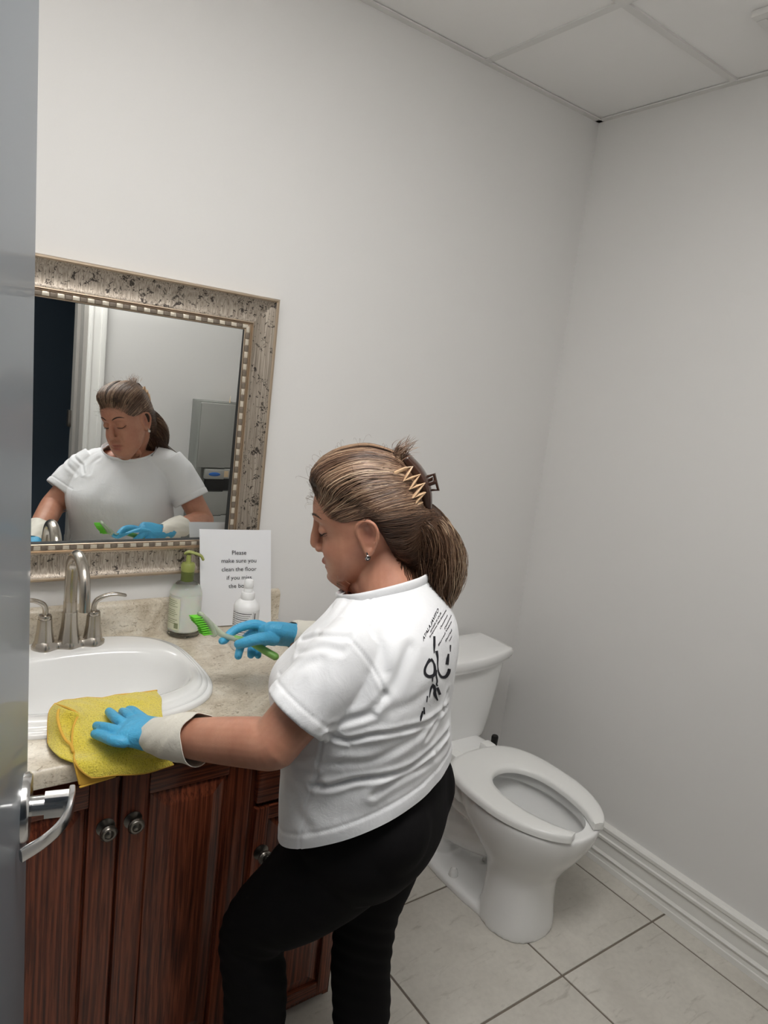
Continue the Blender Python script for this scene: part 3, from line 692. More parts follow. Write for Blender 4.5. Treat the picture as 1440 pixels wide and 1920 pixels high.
bowl = blob(tb, 'bowl', M_PORC, tl, .0055, 5)
cav = MB(); cav.stack([(tx, -.612, .46, .118, .190, 2.1), (tx, -.612, .415, .120, .192, 2.1), (tx, -.612, .385, .126, .198, 2.1), (tx, -.61, .370, .146, .208, 2.1), (tx, -.605, .33, .135, .195, 2.0), (tx, -.59, .27, .10, .15, 2.0), (tx, -.57, .21, .062, .095, 2.0), (tx, -.56, .16, .045, .06, 2.0)], n=64)
co = cav.build('cutter', M_PORC, tl)
bo = bowl.modifiers.new('b', 'BOOLEAN'); bo.operation = 'DIFFERENCE'; bo.object = co; bo.solver = 'EXACT'; apply_mods(bowl); bpy.data.objects.remove(co); shade(bowl.data, True, 50)
MB().lathe([(.001, 0), (.062, 0), (.062, .002), (.001, .002)], (tx, -.572, .215), 32).build('water', M_WATER, tl)
# seat
def egg(t, a, bf, bb, cy, n_b=2.6, n_f=2.1):
    c_, s_ = math.cos(t), math.sin(t); n_ = n_b if s_ > 0 else n_f; b = bb if s_ > 0 else bf
    return A(tx + a * math.copysign(abs(c_) ** (2 / n_), c_), cy + b * math.copysign(abs(s_) ** (2 / n_), s_))
ts = np.linspace(-math.pi / 2 + .42, 3 * math.pi / 2 - .42, 90); R = []
for i, t in enumerate(ts):
    o_ = egg(t, .197, .270, .262, -.588, 3.0, 1.95); i_ = egg(t, .104, .225, .148, -.615, 2.2, 1.9)
    wd = np.linalg.norm(o_ - i_); d_ = (i_ - o_) / wd; sec = []
    endf = min(i, 89 - i); sq = 1 if endf > 4 else (.80, .9, .95, .98, 1)[endf]
    zt = .4535 if endf > 1 else .4515
    mid_ = (o_ + i_) / 2
    for q, z in ((0, .4285), (-.0, .441), (.05, .450), (.16, zt), (.45, zt + .001), (.82, zt - .002), (.96, .449), (1.0, .441), (1.0, .4285)):
        p = o_ + (i_ - o_) * q; p = mid_ + (p - mid_) * sq; sec.append((p[0], p[1], z))
    R.append(sec)
mb = MB(); mb.rings(R); mb.build('seat', M_SEAT, tl, ang=60)
for sx in (-.078, .078): MB().box((tx + sx - .022, -.345, .424), (tx + sx + .022, -.300, .452), bev=.008).build('seat_hinge', M_SEAT, tl)
# tank
tk = MB(); tk.stack([(tx, -.128, .402, .185, .080, 4), (tx, -.129, .412, .198, .088, 4), (tx, -.130, .50, .212, .092, 4.2), (tx, -.130, .60, .226, .096, 4.4), (tx, -.130, .70, .238, .099, 4.6), (tx, -.130, .704, .236, .097, 4.6)], n=64)
tko = tk.build('tank', M_PORC, tl)
def lid_out(s):
    # plan outline with a bowed front
    a = .268 * s; q = []
    for t in np.linspace(-1, 1, 25): q.append((tx + a * t, -.030 - (1 - s) * .2))
    for t in np.linspace(0, 1, 11)[1:]: q.append((tx + a + .006 * math.sin(math.pi * t), -.030 - .176 * t))
    for t in np.linspace(1, -1, 31)[1:]: q.append((tx + a * t, -.206 - .052 * s * (1 - abs(t) ** 2.2)))
    for t in np.linspace(1, 0, 11)[1:-1]: q.append((tx - a - .006 * math.sin(math.pi * t), -.030 - .176 * t))
    return np.array(q)
base = lid_out(1.0); cen = A(tx, -.130); R = []
for s_, z in ((.945, .7035), (.955, .712), (.975, .716), (.995, .724), (1.0, .735), (.99, .744), (.965, .749), (.9, .7505), (.5, .751), (.05, .751)):
    R.append(np.c_[cen + (base - cen) * s_, np.full(len(base), z)])
mb = MB(); mb.rings(R); mb.build('tank_lid', M_PORC, tl, ang=50)
MB().lathe([(.001, 0), (.016, 0), (.017, .004), (.016, .012), (.012, .026), (.007, .032), (.001, .033)], (tx - .082, -.40, .022), 20).build('bolt_cap', M_PORC, tl)
MB().lathe([(.001, 0), (.016, 0), (.017, .004), (.016, .012), (.012, .026), (.007, .032), (.001, .033)], (tx + .082, -.40, .022), 20).build('bolt_cap', M_PORC, tl)
fh = MB(); fh.lathe([(.001, 0), (.013, 0), (.013, .012), (.001, .012)], (tx - .17, -.222, .66), 20, axis=A(0, -1, 0)); fh.tube([(tx - .175, -.238, .66), (tx - .13, -.245, .656), (tx - .095, -.246, .650)], [(.007, .006), (.008, .005), (.008, .004)], side=A(0, 0, 1), n=12, k=3)
fh.build('flush_lever', M_CHROME, tl)
# toilet brush behind the toilet
bc = PY(929, 1376, -.075); bc = A(bc[0], -.075, 0)
tbr = thing('toilet_brush', 'black toilet brush handle standing in the corner behind the toilet', 'toilet brush', bc)
MB().lathe([(.001, .0), (.05, .0), (.052, .004), (.046, .12), (.04, .125), (.036, .12), (.001, .12)], bc, 28).build('holder', M_BLACK, tbr)
MB().lathe([(.001, .11), (.006, .11), (.006, .2), (.013, .215), (.0145, .28), (.0145, .287), (.012, .292), (.001, .292)], bc, 24).build('handle', M_BLACK, tbr)

# ================================================================== DISPENSER (seen in the mirror)
dx0, dx1, dy1, dz0, dz1 = -.812, -.48, -1.735, .46, 1.437
ds = thing('towel_dispenser', 'tall grey wall-mounted paper towel dispenser with black slot, seen in the mirror', 'dispenser', ((dx0 + dx1) / 2, YR, dz0))
MB().box((dx0, YR + .001, dz0), (dx1, dy1 - .02, dz1), bev=.004).build('housing', M_DGREY, ds)
MB().box((dx0 + .004, dy1 - .022, dz1 - .36), (dx1, dy1, dz1 - .006), bev=.006).build('upper_panel', M_GREY, ds)
MB().box((dx0 + .004, dy1 - .022, dz0), (dx1, dy1 - .004, dz0 + .34), bev=.006).build('lower_panel', M_GREY, ds)
MB().box((dx0 + .004, dy1 - .022, dz0 + .345), (dx1, dy1 - .01, dz0 + .48), bev=.004).build('middle_panel', M_GREY, ds)
MB().box((dx0 + .06, dy1 - .06, dz0 + .485), (dx1 - .01, dy1 - .012, dz0 + .555), bev=.002).build('towel_slot', M_BLACK, ds)
MB().box((dx0 + .05, dy1 - .02, dz0 + .555), (dx1 - .005, dy1 + .008, dz0 + .61), bev=.006).build('slot_hood', M_GREY, ds)
bg = MB(); bg.ell((dx0 + .105, dy1 + .008, dz0 + .583), (.034, .003, .011), n=20); bg.build('badge', M_BLUE, ds)
MB().box((dx1 - .12, dy1 + .007, dz0 + .565), (dx1 - .09, dy1 + .0095, dz0 + .60)).build('sticker', M_CUP, ds, smooth=False)
MB().box((dx0 + .0, YR + .001, dz0), (dx0 + .03, dy1 - .002, dz1 - .01), bev=.005).build('side_edge', M_DGREY, ds)
cp = A(-.600, -1.79, dz1 + .0006)
cpo = MB().lathe([(.001, 0), (.030, 0), (.0305, .003), (.0225, .052), (.0215, .056), (.001, .057)], cp, 28).build('paper_cup', M_CUP, None)
tag(cpo, 'small upturned tan paper cup on top of the towel dispenser', 'cup')
#PART2

# ================================================================== THE WOMAN
wm = thing('person', 'woman in a white t-shirt, black trousers and blue gloves cleaning at the sink', 'person', (-1.40, -.90, 0))
F_ = A(-.53, .848, 0); Rb = A(.848, .53, 0)                        # body facing, body right
HP = A(-1.44350, -.83270, 1.39833); HS = .9633                      # head centre (between the ears), scale
HR = np.array([[0.60330502, -0.72541725, -0.33135007], [0.78260731, 0.61845901, 0.07095243], [0.15345632, -0.30212294, 0.94083627]])
def hl(r, f, u): return HP + HS * (HR @ A(r, f, u))
def hloc(V): return ((V - HP) @ HR) / HS
# ---- body skin (one continuous mesh): head, neck, chest, arms
sk_ = MB()
Fh, Rh_, Uh = HR[:, 1], HR[:, 0], HR[:, 2]
def hslice(rows):
    P_ = [hl(0, (f1 + f0) / 2, u) for u, w_, f1, f0, e in rows]; r = [(w_ * HS, (f1 - f0) / 2 * HS) for u, w_, f1, f0, e in rows]
    return P_, r
rows = [(-.117, .026, .083, .045, 2), (-.108, .042, .094, .02, 2), (-.090, .056, .099, -.01, 2.2), (-.070, .063, .098, -.035, 2.2), (-.045, .069, .096, -.06, 2.2), (-.02, .073, .092, -.08, 2.2), (.0, .0735, .089, -.092, 2.2), (.022, .0735, .092, -.098, 2.25), (.045, .074, .097, -.1, 2.25), (.07, .073, .092, -.1, 2.2), (.10, .066, .075, -.088, 2.2), (.122, .050, .048, -.065, 2.1), (.134, .026, .02, -.035, 2)]
ang = np.linspace(0, 2 * np.pi, 48, endpoint=False); Rr = []
for q in cr([r_ for r_ in rows], 4):
    u, w_, f1, f0, e = q; c_, s__ = np.cos(ang), np.sin(ang); c_ = np.sign(c_) * np.abs(c_) ** (2 / e); s__ = np.sign(s__) * np.abs(s__) ** (2 / e)
    Rr.append([hl(w_ * a, (f1 + f0) / 2 + (f1 - f0) / 2 * b, u) for a, b in zip(c_, s__)])
sk_.rings(Rr)
def he(c, r, rot=None): sk_.ell(hl(*c), A(*r) * HS, HR if rot is None else HR @ rot, n=20)
# nose
sk_.tube([hl(0, .092, .034), hl(0, .0975, .014), hl(0, .104, -.004), hl(0, .1095, -.019)], [(.0075, .008), (.0075, .009), (.009, .011), (.0105, .0105)], side=Rh_, n=16, k=3)
he((0, .109, -.023), (.0105, .0105, .0095))
for s__ in (-1, 1):
    he((s__ * .0125, .099, -.030), (.0075, .011, .0075))
    he((s__ * .031, .0750, .015), (.0180, .0150, .0130))       # lowered lids
he((0, .093, -.0605), (.022, .0125, .0062)); he((0, .0895, -.074), (.019, .0125, .0070))      # lips
he((0, .052, -.115), (.036, .034, .018)); he((0, .03, -.125), (.045, .035, .022))
# ears
for s__ in (-1, 1):
    o_ = s__ * .0755
    pts = [(.004, -.030), (.009, -.012), (.013, .008), (.009, .026), (-.006, .034), (-.021, .029), (-.027, .012), (-.022, -.008), (-.012, -.026), (-.004, -.036), (.004, -.030)]
    sk_.tube([hl(o_ + s__ * (.004 if f < 0 else .001) + s__ * max(0, -f) * .35, f - .006, u) for f, u in pts], .0040, n=10, k=3)
    sk_.ell(hl(o_ + s__ * .001, -.012, .002), A(.0045, .016, .027) * HS, HR, n=14)
    sk_.ell(hl(o_ + s__ * .003, -.005, -.030), A(.005, .009, .010) * HS, HR, n=12)
# neck
nb = A(-1.408, -.900, 1.255)
sk_.tube([hl(0, -.03, .0), hl(0, -.03, -.055), (hl(0, -.03, -.055) + nb) / 2 + A(-.004, .004, 0), nb, nb - A(0, 0, .06)], [(.055, .055), (.055, .057), (.055, .058), (.058, .062), (.075, .066)], side=Rb, n=28, k=4)
sk_.tube([hl(0, .045, -.10), nb + A(-.012, .022, .0), nb + A(-.005, .01, -.05)], [(.034, .024), (.034, .026), (.025, .025)], side=Rb, n=20, k=4)
# trunk under the shirt
def tz(x, y, z, a, b, e=2.3): return (x, y, z, a, b, e)
sk_.stack([tz(-1.408, -.905, 1.27, .05, .045), tz(-1.405, -.915, 1.235, .09, .06), tz(-1.41, -.915, 1.20, .14, .085), tz(-1.43, -.895, 1.14, .168, .125), tz(-1.435, -.885, 1.08, .17, .13), tz(-1.41, -.887, 1.0, .165, .12), tz(-1.395, -.893, .9, .17, .125), tz(-1.39, -.897, .85, .165, .12)], side=Rb, fwd=F_, n=32, k=3)
SL, SR = A(-1.530, -.978, 1.218), A(-1.266, -.815, 1.252)
EL, ER = A(-1.668, -.955, 1.046), A(-1.155, -.722, 1.035)
WL, WR = PZ(292, 1380, .957), PY(340 + 1190 / 5.538, 1130 + 338 / 5.538, -.509)
sk_.tube([SR, (SR + SL) / 2, SL], [.042, .05, .042], n=20)
sk_.tube([SL, SL * .5 + EL * .5, EL * .9 + SL * .1, EL, EL * .85 + WL * .15, EL * .5 + WL * .5, WL * .9 + EL * .1, WL], [.044, .0465, .045, .044, .044, .040, .031, .029], n=24, k=4)
sk_.tube([SR, SR * .5 + ER * .5, ER * .9 + SR * .1, ER, ER * .85 + WR * .15, ER * .5 + WR * .5, WR * .9 + ER * .1, WR], [.044, .0465, .045, .044, .044, .040, .031, .029], n=24, k=4)
body = blob(sk_, 'body', M_SKIN, wm, .0026, 4)
V = getv(body); Lc = hloc(V)
# face sculpting on the fine mesh
r_, f_, u_ = Lc[:, 0], Lc[:, 1], Lc[:, 2]; D_ = np.zeros_like(Lc); face = np.clip((f_ - .015) / .03, 0, 1)
def g3(c, s): return np.exp(-(((Lc - A(*c)) / A(*s)) ** 2).sum(1)) * face
for s__ in (-1, 1):
    D_[:, 1] += .0065 * g3((s__ * .040, .08, -.028), (.020, .05, .018)); D_[:, 0] += s__ * .004 * g3((s__ * .055, .06, -.05), (.03, .05, .03))
    D_[:, 1] += .0035 * g3((s__ * .030, .09, .042), (.022, .04, .008))
    D_[:, 1] -= .0065 * g3((s__ * .016, .09, .020), (.0065, .03, .010))            # inner eye socket
    D_[:, 1] -= .0035 * g3((s__ * .031, .09, .030), (.018, .03, .0045))            # fold above the lid
    D_[:, 1] -= .0028 * g3((s__ * .031, .09, .0045), (.017, .03, .004))            # under the lid
    D_[:, 1] -= .0032 * g3((s__ * .028, .09, -.045), (.004, .03, .016))            # nasolabial
    D_[:, 2] += .0040 * g3((s__ * .006, .106, -.036), (.0034, .008, .004))         # nostril
    D_[:, 1] -= .0030 * g3((s__ * .0235, .09, -.068), (.004, .03, .004))
D_[:, 1] += .0055 * g3((0, .09, -.100), (.018, .04, .012))
D_[:, 1] -= .0045 * g3((0, .1, -.0672), (.021, .02, .0022))
D_[:, 1] -= .0045 * g3((0, .1, -.0855), (.022, .03, .006))
for s__ in (-1, 1):
    earm = (np.abs(r_ - s__ * .078) < .014); dd = np.exp(-(((f_ + .012) / .009) ** 2 + ((u_ - .004) / .014) ** 2)) * earm
    D_[:, 0] -= s__ * .009 * dd
V2 = V + (D_ @ HR.T) * HS
setv(body, V2)
lip = np.clip(np.exp(-((u_ + .0605) / .0050) ** 2 - (r_ / .021) ** 4) + np.exp(-((u_ + .0745) / .0060) ** 2 - (r_ / .019) ** 4), 0, 1) * (f_ > .088) * 1.0
blush = .18 * np.exp(-((np.abs(r_) - .05) / .02) ** 2 - ((u_ + .03) / .02) ** 2) * (f_ > .03)
earr = .3 * np.exp(-((f_ + .012) / .014) ** 2 - ((u_ - .002) / .022) ** 2) * (np.abs(r_) > .07)
tint(body, np.clip(lip + blush + earr, 0, 1))
tag(body, 'bare tanned skin of the face, neck and arms')
bt = bvh(body)
def surf(r, f, u, off=.0006):
    """point on the face surface in front of local (r,u)"""
    o = hl(r, .2, u); h = bt.ray_cast(Vector(o), Vector(-Fh)); p = np.array(h[0]) if h[0] else hl(r, f, u); return p + Fh * off
for s__ in (-1, 1):
    e_ = MB(); e_.tube([surf(s__ * x, .09, u, .0) for x, u in ((.014, .0425), (.022, .047), (.033, .0500), (.044, .0485), (.052, .0435))], [(.0012, .0012), (.0026, .0013), (.0026, .0013), (.0020, .0011), (.0008, .0008)], side=Uh, n=8, k=4)
    tag(e_.build('eyebrow', M_BROW, body), 'dark brown eyebrow')
    l_ = MB(); l_.tube([surf(s__ * x, .085, u, .0002) for x, u in ((.0165, .0095), (.023, .0065), (.031, .0052), (.039, .0065), (.0465, .0105), (.050, .013))], [(.0006, .0006), (.0011, .0011), (.0014, .0014), (.0015, .0014), (.0013, .0012), (.0004, .0004)], side=Uh, n=8, k=4)
    for i in range(12):
        x = .021 + i * .0024; p = surf(s__ * x, .085, .0062 + .0012 * abs(i - 5) / 5, .0002); l_.tube([p, p + Fh * .004 - Uh * .002 + Rh_ * s__ * .0008, p + Fh * .0068 - Uh * .002 + Rh_ * s__ * .0016], [.0004, .0003, .0001], n=4, k=2)
    tag(l_.build('eyelashes', M_BROW, body), 'dark lashes of a lowered eye')
    q = hl(s__ * .086, -.004, -.038); er = MB(); er.ell(q, (.0055, .0055, .0055), n=14); er.lathe([(.001, -.004), (.0018, -.004), (.0018, .004), (.001, .004)], q + Uh * .007, 8, axis=Uh)
    er.tube([q + Rh_ * s__ * .004 + Fh * .004 * math.cos(a) + Uh * .004 * math.sin(a) for a in np.linspace(0, 6.28, 13)], .0012, n=6, k=1)
    tag(er.build('earring', M_SILVER, wm), 'small round silver earring')

# ---- shirt
sh = MB()
sh.stack([tz(-1.414, -.888, 1.345, .060, .060, 2), tz(-1.413, -.890, 1.320, .064, .068, 2), tz(-1.412, -.895, 1.300, .074, .080, 2), tz(-1.410, -.902, 1.280, .100, .092, 2.1), tz(-1.410, -.908, 1.258, .136, .103, 2.2), tz(-1.413, -.910, 1.225, .164, .122), tz(-1.425, -.900, 1.17, .186, .148), tz(-1.436, -.889, 1.11, .199, .163), tz(-1.434, -.886, 1.06, .200, .165), tz(-1.420, -.886, 1.00, .198, .162), tz(-1.410, -.890, .94, .200, .160), tz(-1.405, -.892, .88, .204, .160), tz(-1.400, -.893, .82, .206, .160), tz(-1.397, -.895, .74, .206, .158), tz(-1.395, -.897, .66, .206, .158)], side=Rb, fwd=F_, n=64, k=4)
sh.tube([SR + A(-.02, -.01, -.006), (SR + SL) / 2 + A(0, 0, .010), SL + A(.02, .01, -.006)], [(.060, .062), (.064, .068), (.060, .062)], side=A(0, 0, 1), n=28)
UL, UR = unit(EL - SL), unit(ER - SR)
lenL, lenR = .160, .165
sh.tube([SL + A(.015, .01, .002), SL + UL * .05, SL + UL * .11, SL + UL * lenL], [(.060, .064), (.064, .070), (.065, .076), (.066, .078)], side=A(.6, -.8, 0), n=32, k=4, round_caps=False)
sh.tube([SR + A(-.015, -.01, .002), SR + UR * .05, SR + UR * .11, SR + UR * lenR], [(.060, .064), (.063, .068), (.064, .072), (.065, .073)], side=A(.6, -.8, 0), n=32, k=4, round_caps=False)
shirt = blob(sh, 'shirt', M_SHIRT, wm, .0034, 5)
# folds: rays from the camera find where each crease of the photograph lies on the cloth
V = getv(shirt); rel = V - A(-1.44, -.886, 0); rb_, rf_ = rel @ Rb, rel @ F_
for s__ in (-1, 1): V += np.outer(np.clip(rf_ / .08, 0, 1) * .012 * np.exp(-((rb_ - s__ * .085) / .062) ** 2 - ((V[:, 2] - 1.095) / .058) ** 2), F_)
setv(shirt, V)
# keep the skin under the cloth
st = bvh(shirt); Vb = getv(body); ncp = A(-1.414, -.888, 1.293)
for i in np.where((Vb[:, 2] < 1.30) & (Vb[:, 2] > .8))[0]:
    v = Vb[i]; h = st.find_nearest(Vector(v), .03)
    if h[0] is None: continue
    if (v - ncp) @ unit(A(0, 0, 1) + F_ * .38) > -.004 and np.linalg.norm((v - ncp)[:2]) < .1: continue
    tL = (v - SL) @ UL; tR = (v - SR) @ UR; rL = np.linalg.norm(v - SL - UL * tL); rR = np.linalg.norm(v - SR - UR * tR)
    if (rL < .075 and tL > lenL - .004) or (rR < .075 and tR > lenR - .004): continue
    n_ = np.array(h[1]); pt = np.array(h[0])
    if (v - pt) @ n_ > -.007 : Vb[i] = pt - n_ * .007
setv(body, Vb)
Nn = getn(shirt); dsp = np.zeros(len(V))
def crease(pts, amp, wd, side=1.0):
    global dsp
    L = line_on(st, pts)
    if len(L) < 2: return
    d = dist_to(V, L); dsp -= amp * np.exp(-(d / wd) ** 2); dsp += side * amp * .55 * np.exp(-((d - wd * 2.1) / (wd * 1.2)) ** 2)
for pts, amp, wd in [
    (((612, 1376), (650, 1388), (700, 1378), (750, 1370), (800, 1355), (838, 1325)), .0042, .0045),
    (((585, 1472), (620, 1474), (665, 1463), (720, 1455), (770, 1438), (815, 1400), (838, 1370)), .0055, .0050),
    (((600, 1430), (640, 1430), (700, 1425), (760, 1395), (815, 1350)), .0022, .007),
    (((700, 1490), (740, 1465), (800, 1432), (836, 1400)), .0028, .006),
    (((724, 1300), (745, 1268), (768, 1215)), .0038, .010), (((690, 1180), (712, 1215), (722, 1260)), .0032, .010),
    (((640, 1350), (690, 1335), (722, 1305)), .003, .006), (((620, 1362), (660, 1352), (700, 1340)), .0028, .005),
    (((566, 1200), (600, 1192), (655, 1196)), .0030, .005), (((560, 1225), (600, 1215), (640, 1222)), .0020, .006),
    (((530, 1290), (560, 1255), (600, 1235)), .0018, .008), (((600, 1255), (603, 1300), (598, 1340)), .0012, .010),
    (((548, 1490), (556, 1520), (575, 1550)), .003, .012), (((560, 1440), (590, 1450), (600, 1475)), .0030, .008),
    (((620, 1140), (600, 1165), (570, 1190)), .0022, .007), (((650, 1128), (625, 1160), (600, 1180)), .0018, .007),
    (((740, 1330), (770, 1320), (810, 1290)), .0016, .010), (((650, 1400), (720, 1400), (790, 1370)), .0012, .012),
    (((640, 1530), (700, 1520), (770, 1480)), .0012, .016), (((800, 1380), (820, 1350), (838, 1300)), .003, .006), (((815, 1410), (830, 1385), (841, 1365)), .003, .005)]: crease(pts, amp, wd)
for pts in [((655, 1200), (675, 1220), (700, 1255), (716, 1285), (720, 1305), (708, 1330)), ((655, 1200), (676, 1165), (692, 1130), (703, 1104)), ((607, 1376), (600, 1420), (592, 1465), (575, 1510), (566, 1560), (563, 1590))]:
    L = line_on(st, pts)
    if len(L) > 1: d = dist_to(V, L); dsp += -.0016 * np.exp(-(d / .0028) ** 2) + .0009 * np.exp(-((d - .006) / .003) ** 2)
V = V + Nn * dsp[:, None]
rn = np.sin(V[:, 2] * 55 + 4 * np.sin(V[:, 0] * 23) + 3 * np.sin(V[:, 1] * 19)) * .0007; V += Nn * rn[:, None]
# hem bands
pS = SL + UL * lenL; pR = SR + UR * lenR
hem_n = unit(A(0, 0, -1) * 1.0 + F_ * -.52); hem_c = A(-1.40, -.893, .853)
# hem plane: low in front, high over the seat
dh = (V - hem_c) @ unit(A(0, 0, 1) + F_ * .60)
near_trunk = np.ones(len(V), bool)
for (S_, U_, ln_) in ((SL, UL, lenL), (SR, UR, lenR)):
    rel = V - S_; t = rel @ U_; rad = np.linalg.norm(rel - np.outer(t, U_), axis=1); m_ = (t > .04) & (rad < .105) & (t < .3)
    dd = t - (ln_ - .024); V[m_] += Nn[m_] * ((-.0014 * np.exp(-(dd / .003) ** 2) + .0008 * (dd > .003))[m_])[:, None]
V += Nn * ((-.0016 * np.exp(-((dh - .026) / .003) ** 2) + .0012 * (dh < .023))[:, None])
setv(shirt, V)
def cut(o, co, no, region):
    bm = bmesh.new(); bm.from_mesh(o.data); o0 = org(o.parent); fs = [f for f in bm.faces if region(np.array(f.calc_center_median()[:]) + o0)]
    es = set(e for f in fs for e in f.edges); vs = set(v for f in fs for v in f.verts)
    bmesh.ops.bisect_plane(bm, geom=list(vs) + list(es) + fs, plane_co=Vector(co - o0), plane_no=Vector(no), clear_outer=True)
    bm.to_mesh(o.data); bm.free(); o.data.update()
def armreg(S_, U_, t0, rmax):
    def f(c):
        rel = c - S_; t = rel @ U_; return t > t0 and np.linalg.norm(rel - U_ * t) < rmax
    return f
hn = unit(A(0, 0, 1) + F_ * .60)
cut(shirt, hem_c, -hn, lambda c: c[2] < 1.0 and (c - hem_c) @ hn < .02)
# neckline
nc = A(-1.414, -.888, 1.293); nn_ = unit(A(0, 0, 1) + F_ * .38)
cut(shirt, nc, nn_, lambda c: c[2] > 1.2 and (c - nc) @ nn_ > -.01 and np.linalg.norm((c - nc)[:2]) < .105)
so = shirt.modifiers.new('s', 'SOLIDIFY'); so.thickness = .0022; so.offset = -1; apply_mods(shirt); shade(shirt.data, True, 60)
tag(shirt, 'white short-sleeved cotton t-shirt with black print on the back')
# collar band
cb = MB(); tb_ = bvh(shirt); cr_ = []
for a in np.linspace(0, 2 * np.pi, 49)[:-1]:
    d = Rb * math.cos(a) + F_ * math.sin(a); d = unit(d - nn_ * (d @ nn_)); o = nc - nn_ * .006 + d * .25; h = tb_.ray_cast(Vector(o), Vector(-d))
    r = np.linalg.norm(np.array(h[0]) - (nc - nn_ * .006)) if h[0] else .08
    cr_.append((d, min(r, .098)))
R = []
for t in np.linspace(0, 2 * np.pi, 13)[:-1]:
    R.append([nc - nn_ * (.004 + .010 * math.cos(t)) + d * (r - .0005 + .0030 * math.sin(t) - .004 * (1 - (1 + math.cos(t)) / 2) * -1) for d, r in cr_])
R.append(R[0]); cb.rings(R, caps=False); cb.build('collar', M_SHIRT, shirt)
# ---- print on the shirt back
st = bvh(shirt); pr_ = MB()
def stroke(pts, wpx, mb, k=6):
    wpx = [q * 1.25 for q in wpx] if hasattr(wpx, '__len__') else wpx * 1.25
    q = cr(A(*pts).reshape(-1, 2), k); T = np.gradient(q, axis=0); T /= np.linalg.norm(T, axis=1)[:, None] + 1e-9; Nrm = np.c_[-T[:, 1], T[:, 0]]
    n = len(q); ww = wpx if hasattr(wpx, '__len__') else [wpx] * 2; ww = np.interp(np.linspace(0, 1, n), np.linspace(0, 1, len(ww)), ww); G = []
    for i in range(n):
        row = []
        for s__ in (-.5, 0, .5):
            p, nm = cast(st, *(q[i] + Nrm[i] * ww[i] * s__))
            if p is None: row = None; break
            row.append(p + nm * (.0007 if nm @ (p - CC) < 0 else -.0007))
        if row is None or (G and np.linalg.norm(row[1] - G[-1][1]) > .03):
            if len(G) > 1: mb.grid(G)
            G = []; continue
        G.append(row)
    if len(G) > 1: mb.grid(G)
c6 = lambda *p: [(760 + x / 6.4, 1100 + y / 6.4) for x, y in p]
for pts, wd in [(c6((345, 595), (345, 700), (342, 800)), (3.4, 3.6, 1.2)), (c6((370, 770), (385, 850), (385, 930), (395, 1020), (430, 1080), (480, 1080), (515, 1030), (525, 985)), (4.5, 2.5, 1.5, 3, 4.5, 5.2, 4.5)),
                (c6((515, 805), (505, 870), (497, 935)), (2.5, 4.5, 5)), (c6((300, 870), (262, 920), (232, 990), (240, 1050), (290, 1078), (345, 1050), (350, 960), (330, 900), (300, 870)), (6, 3.5, 3.5, 4.5, 5, 4, 2.5, 5)),
                (c6((370, 1000), (368, 1060), (380, 1130), (372, 1170), (385, 1190)), (2.5, 2, 2.5)), (c6((325, 1080), (322, 1140)), (2.4, 1.2)),
                (c6((340, 1170), (305, 1220), (285, 1330)), (4, 3, 1)), (c6((340, 1185), (352, 1240), (352, 1290), (385, 1365)), (4.5, 4, 5, 2)), (c6((380, 1210), (415, 1295)), (4.2, 3.5)),
                (c6((262, 1310), (255, 1385)), (2, 1.2)), (c6((222, 1445), (225, 1530)), (2.2, 2.6)), (c6((205, 1490), (188, 1560), (180, 1615)), (2.2, 3.6, 1.2)), (c6((538, 700), (538, 780)), (2, 1))]: stroke(pts, wd, pr_)
def text_on(body_, p0, p1, hpx, mb, bold=.02, slant=None):
    V_, F_l = text_mesh(body_, 1.0, 'LEFT', 1.0, bold)
    if len(V_) == 0: return
    wdt = V_[:, 0].max(); p0, p1 = A(*p0), A(*p1); dx = (p1 - p0) / wdt; up = A(*(slant if slant else (0, -1))) * hpx; out = []; ok = []
    for x, y, z in V_:
        p, nm = cast(st, *(p0 + dx * x + up * y))
        ok.append(p is not None); out.append(p + nm * (.0007 if nm @ (p - CC) < 0 else -.0007) if p is not None else CC * 0)
    mb.add(out, [f for f in F_l if all(ok[i] for i in f) and max(np.linalg.norm(out[f[0]] - out[i]) for i in f) < .02])
P6 = lambda x, y: (760 + x / 6.4, 1100 + y / 6.4)
text_on('ATALA JAVITO', P6(215, 655), P6(400, 290), 9.5, pr_, .03, (-.25, -.97))
for tx_, a, b in (('SENSES IS OUR', (300, 560), (430, 320)), ('Symptoms that become', (290, 620), (490, 290)), ('Clumsiness', (415, 520), (505, 350)), ('Dizziness', (470, 520), (552, 350)), ('Blurred Vision', (395, 720), (552, 430)), ('Slurred', (480, 670), (555, 530)), ('Tremor', (525, 670), (556, 600))):
    text_on(tx_, P6(*a), P6(*b), 5.5, pr_, .02, (-.25, -.97))
po = pr_.build('back_print', M_INK, shirt, smooth=False, fix=False); tag(po, 'black scripty lettering and strokes printed on the back')

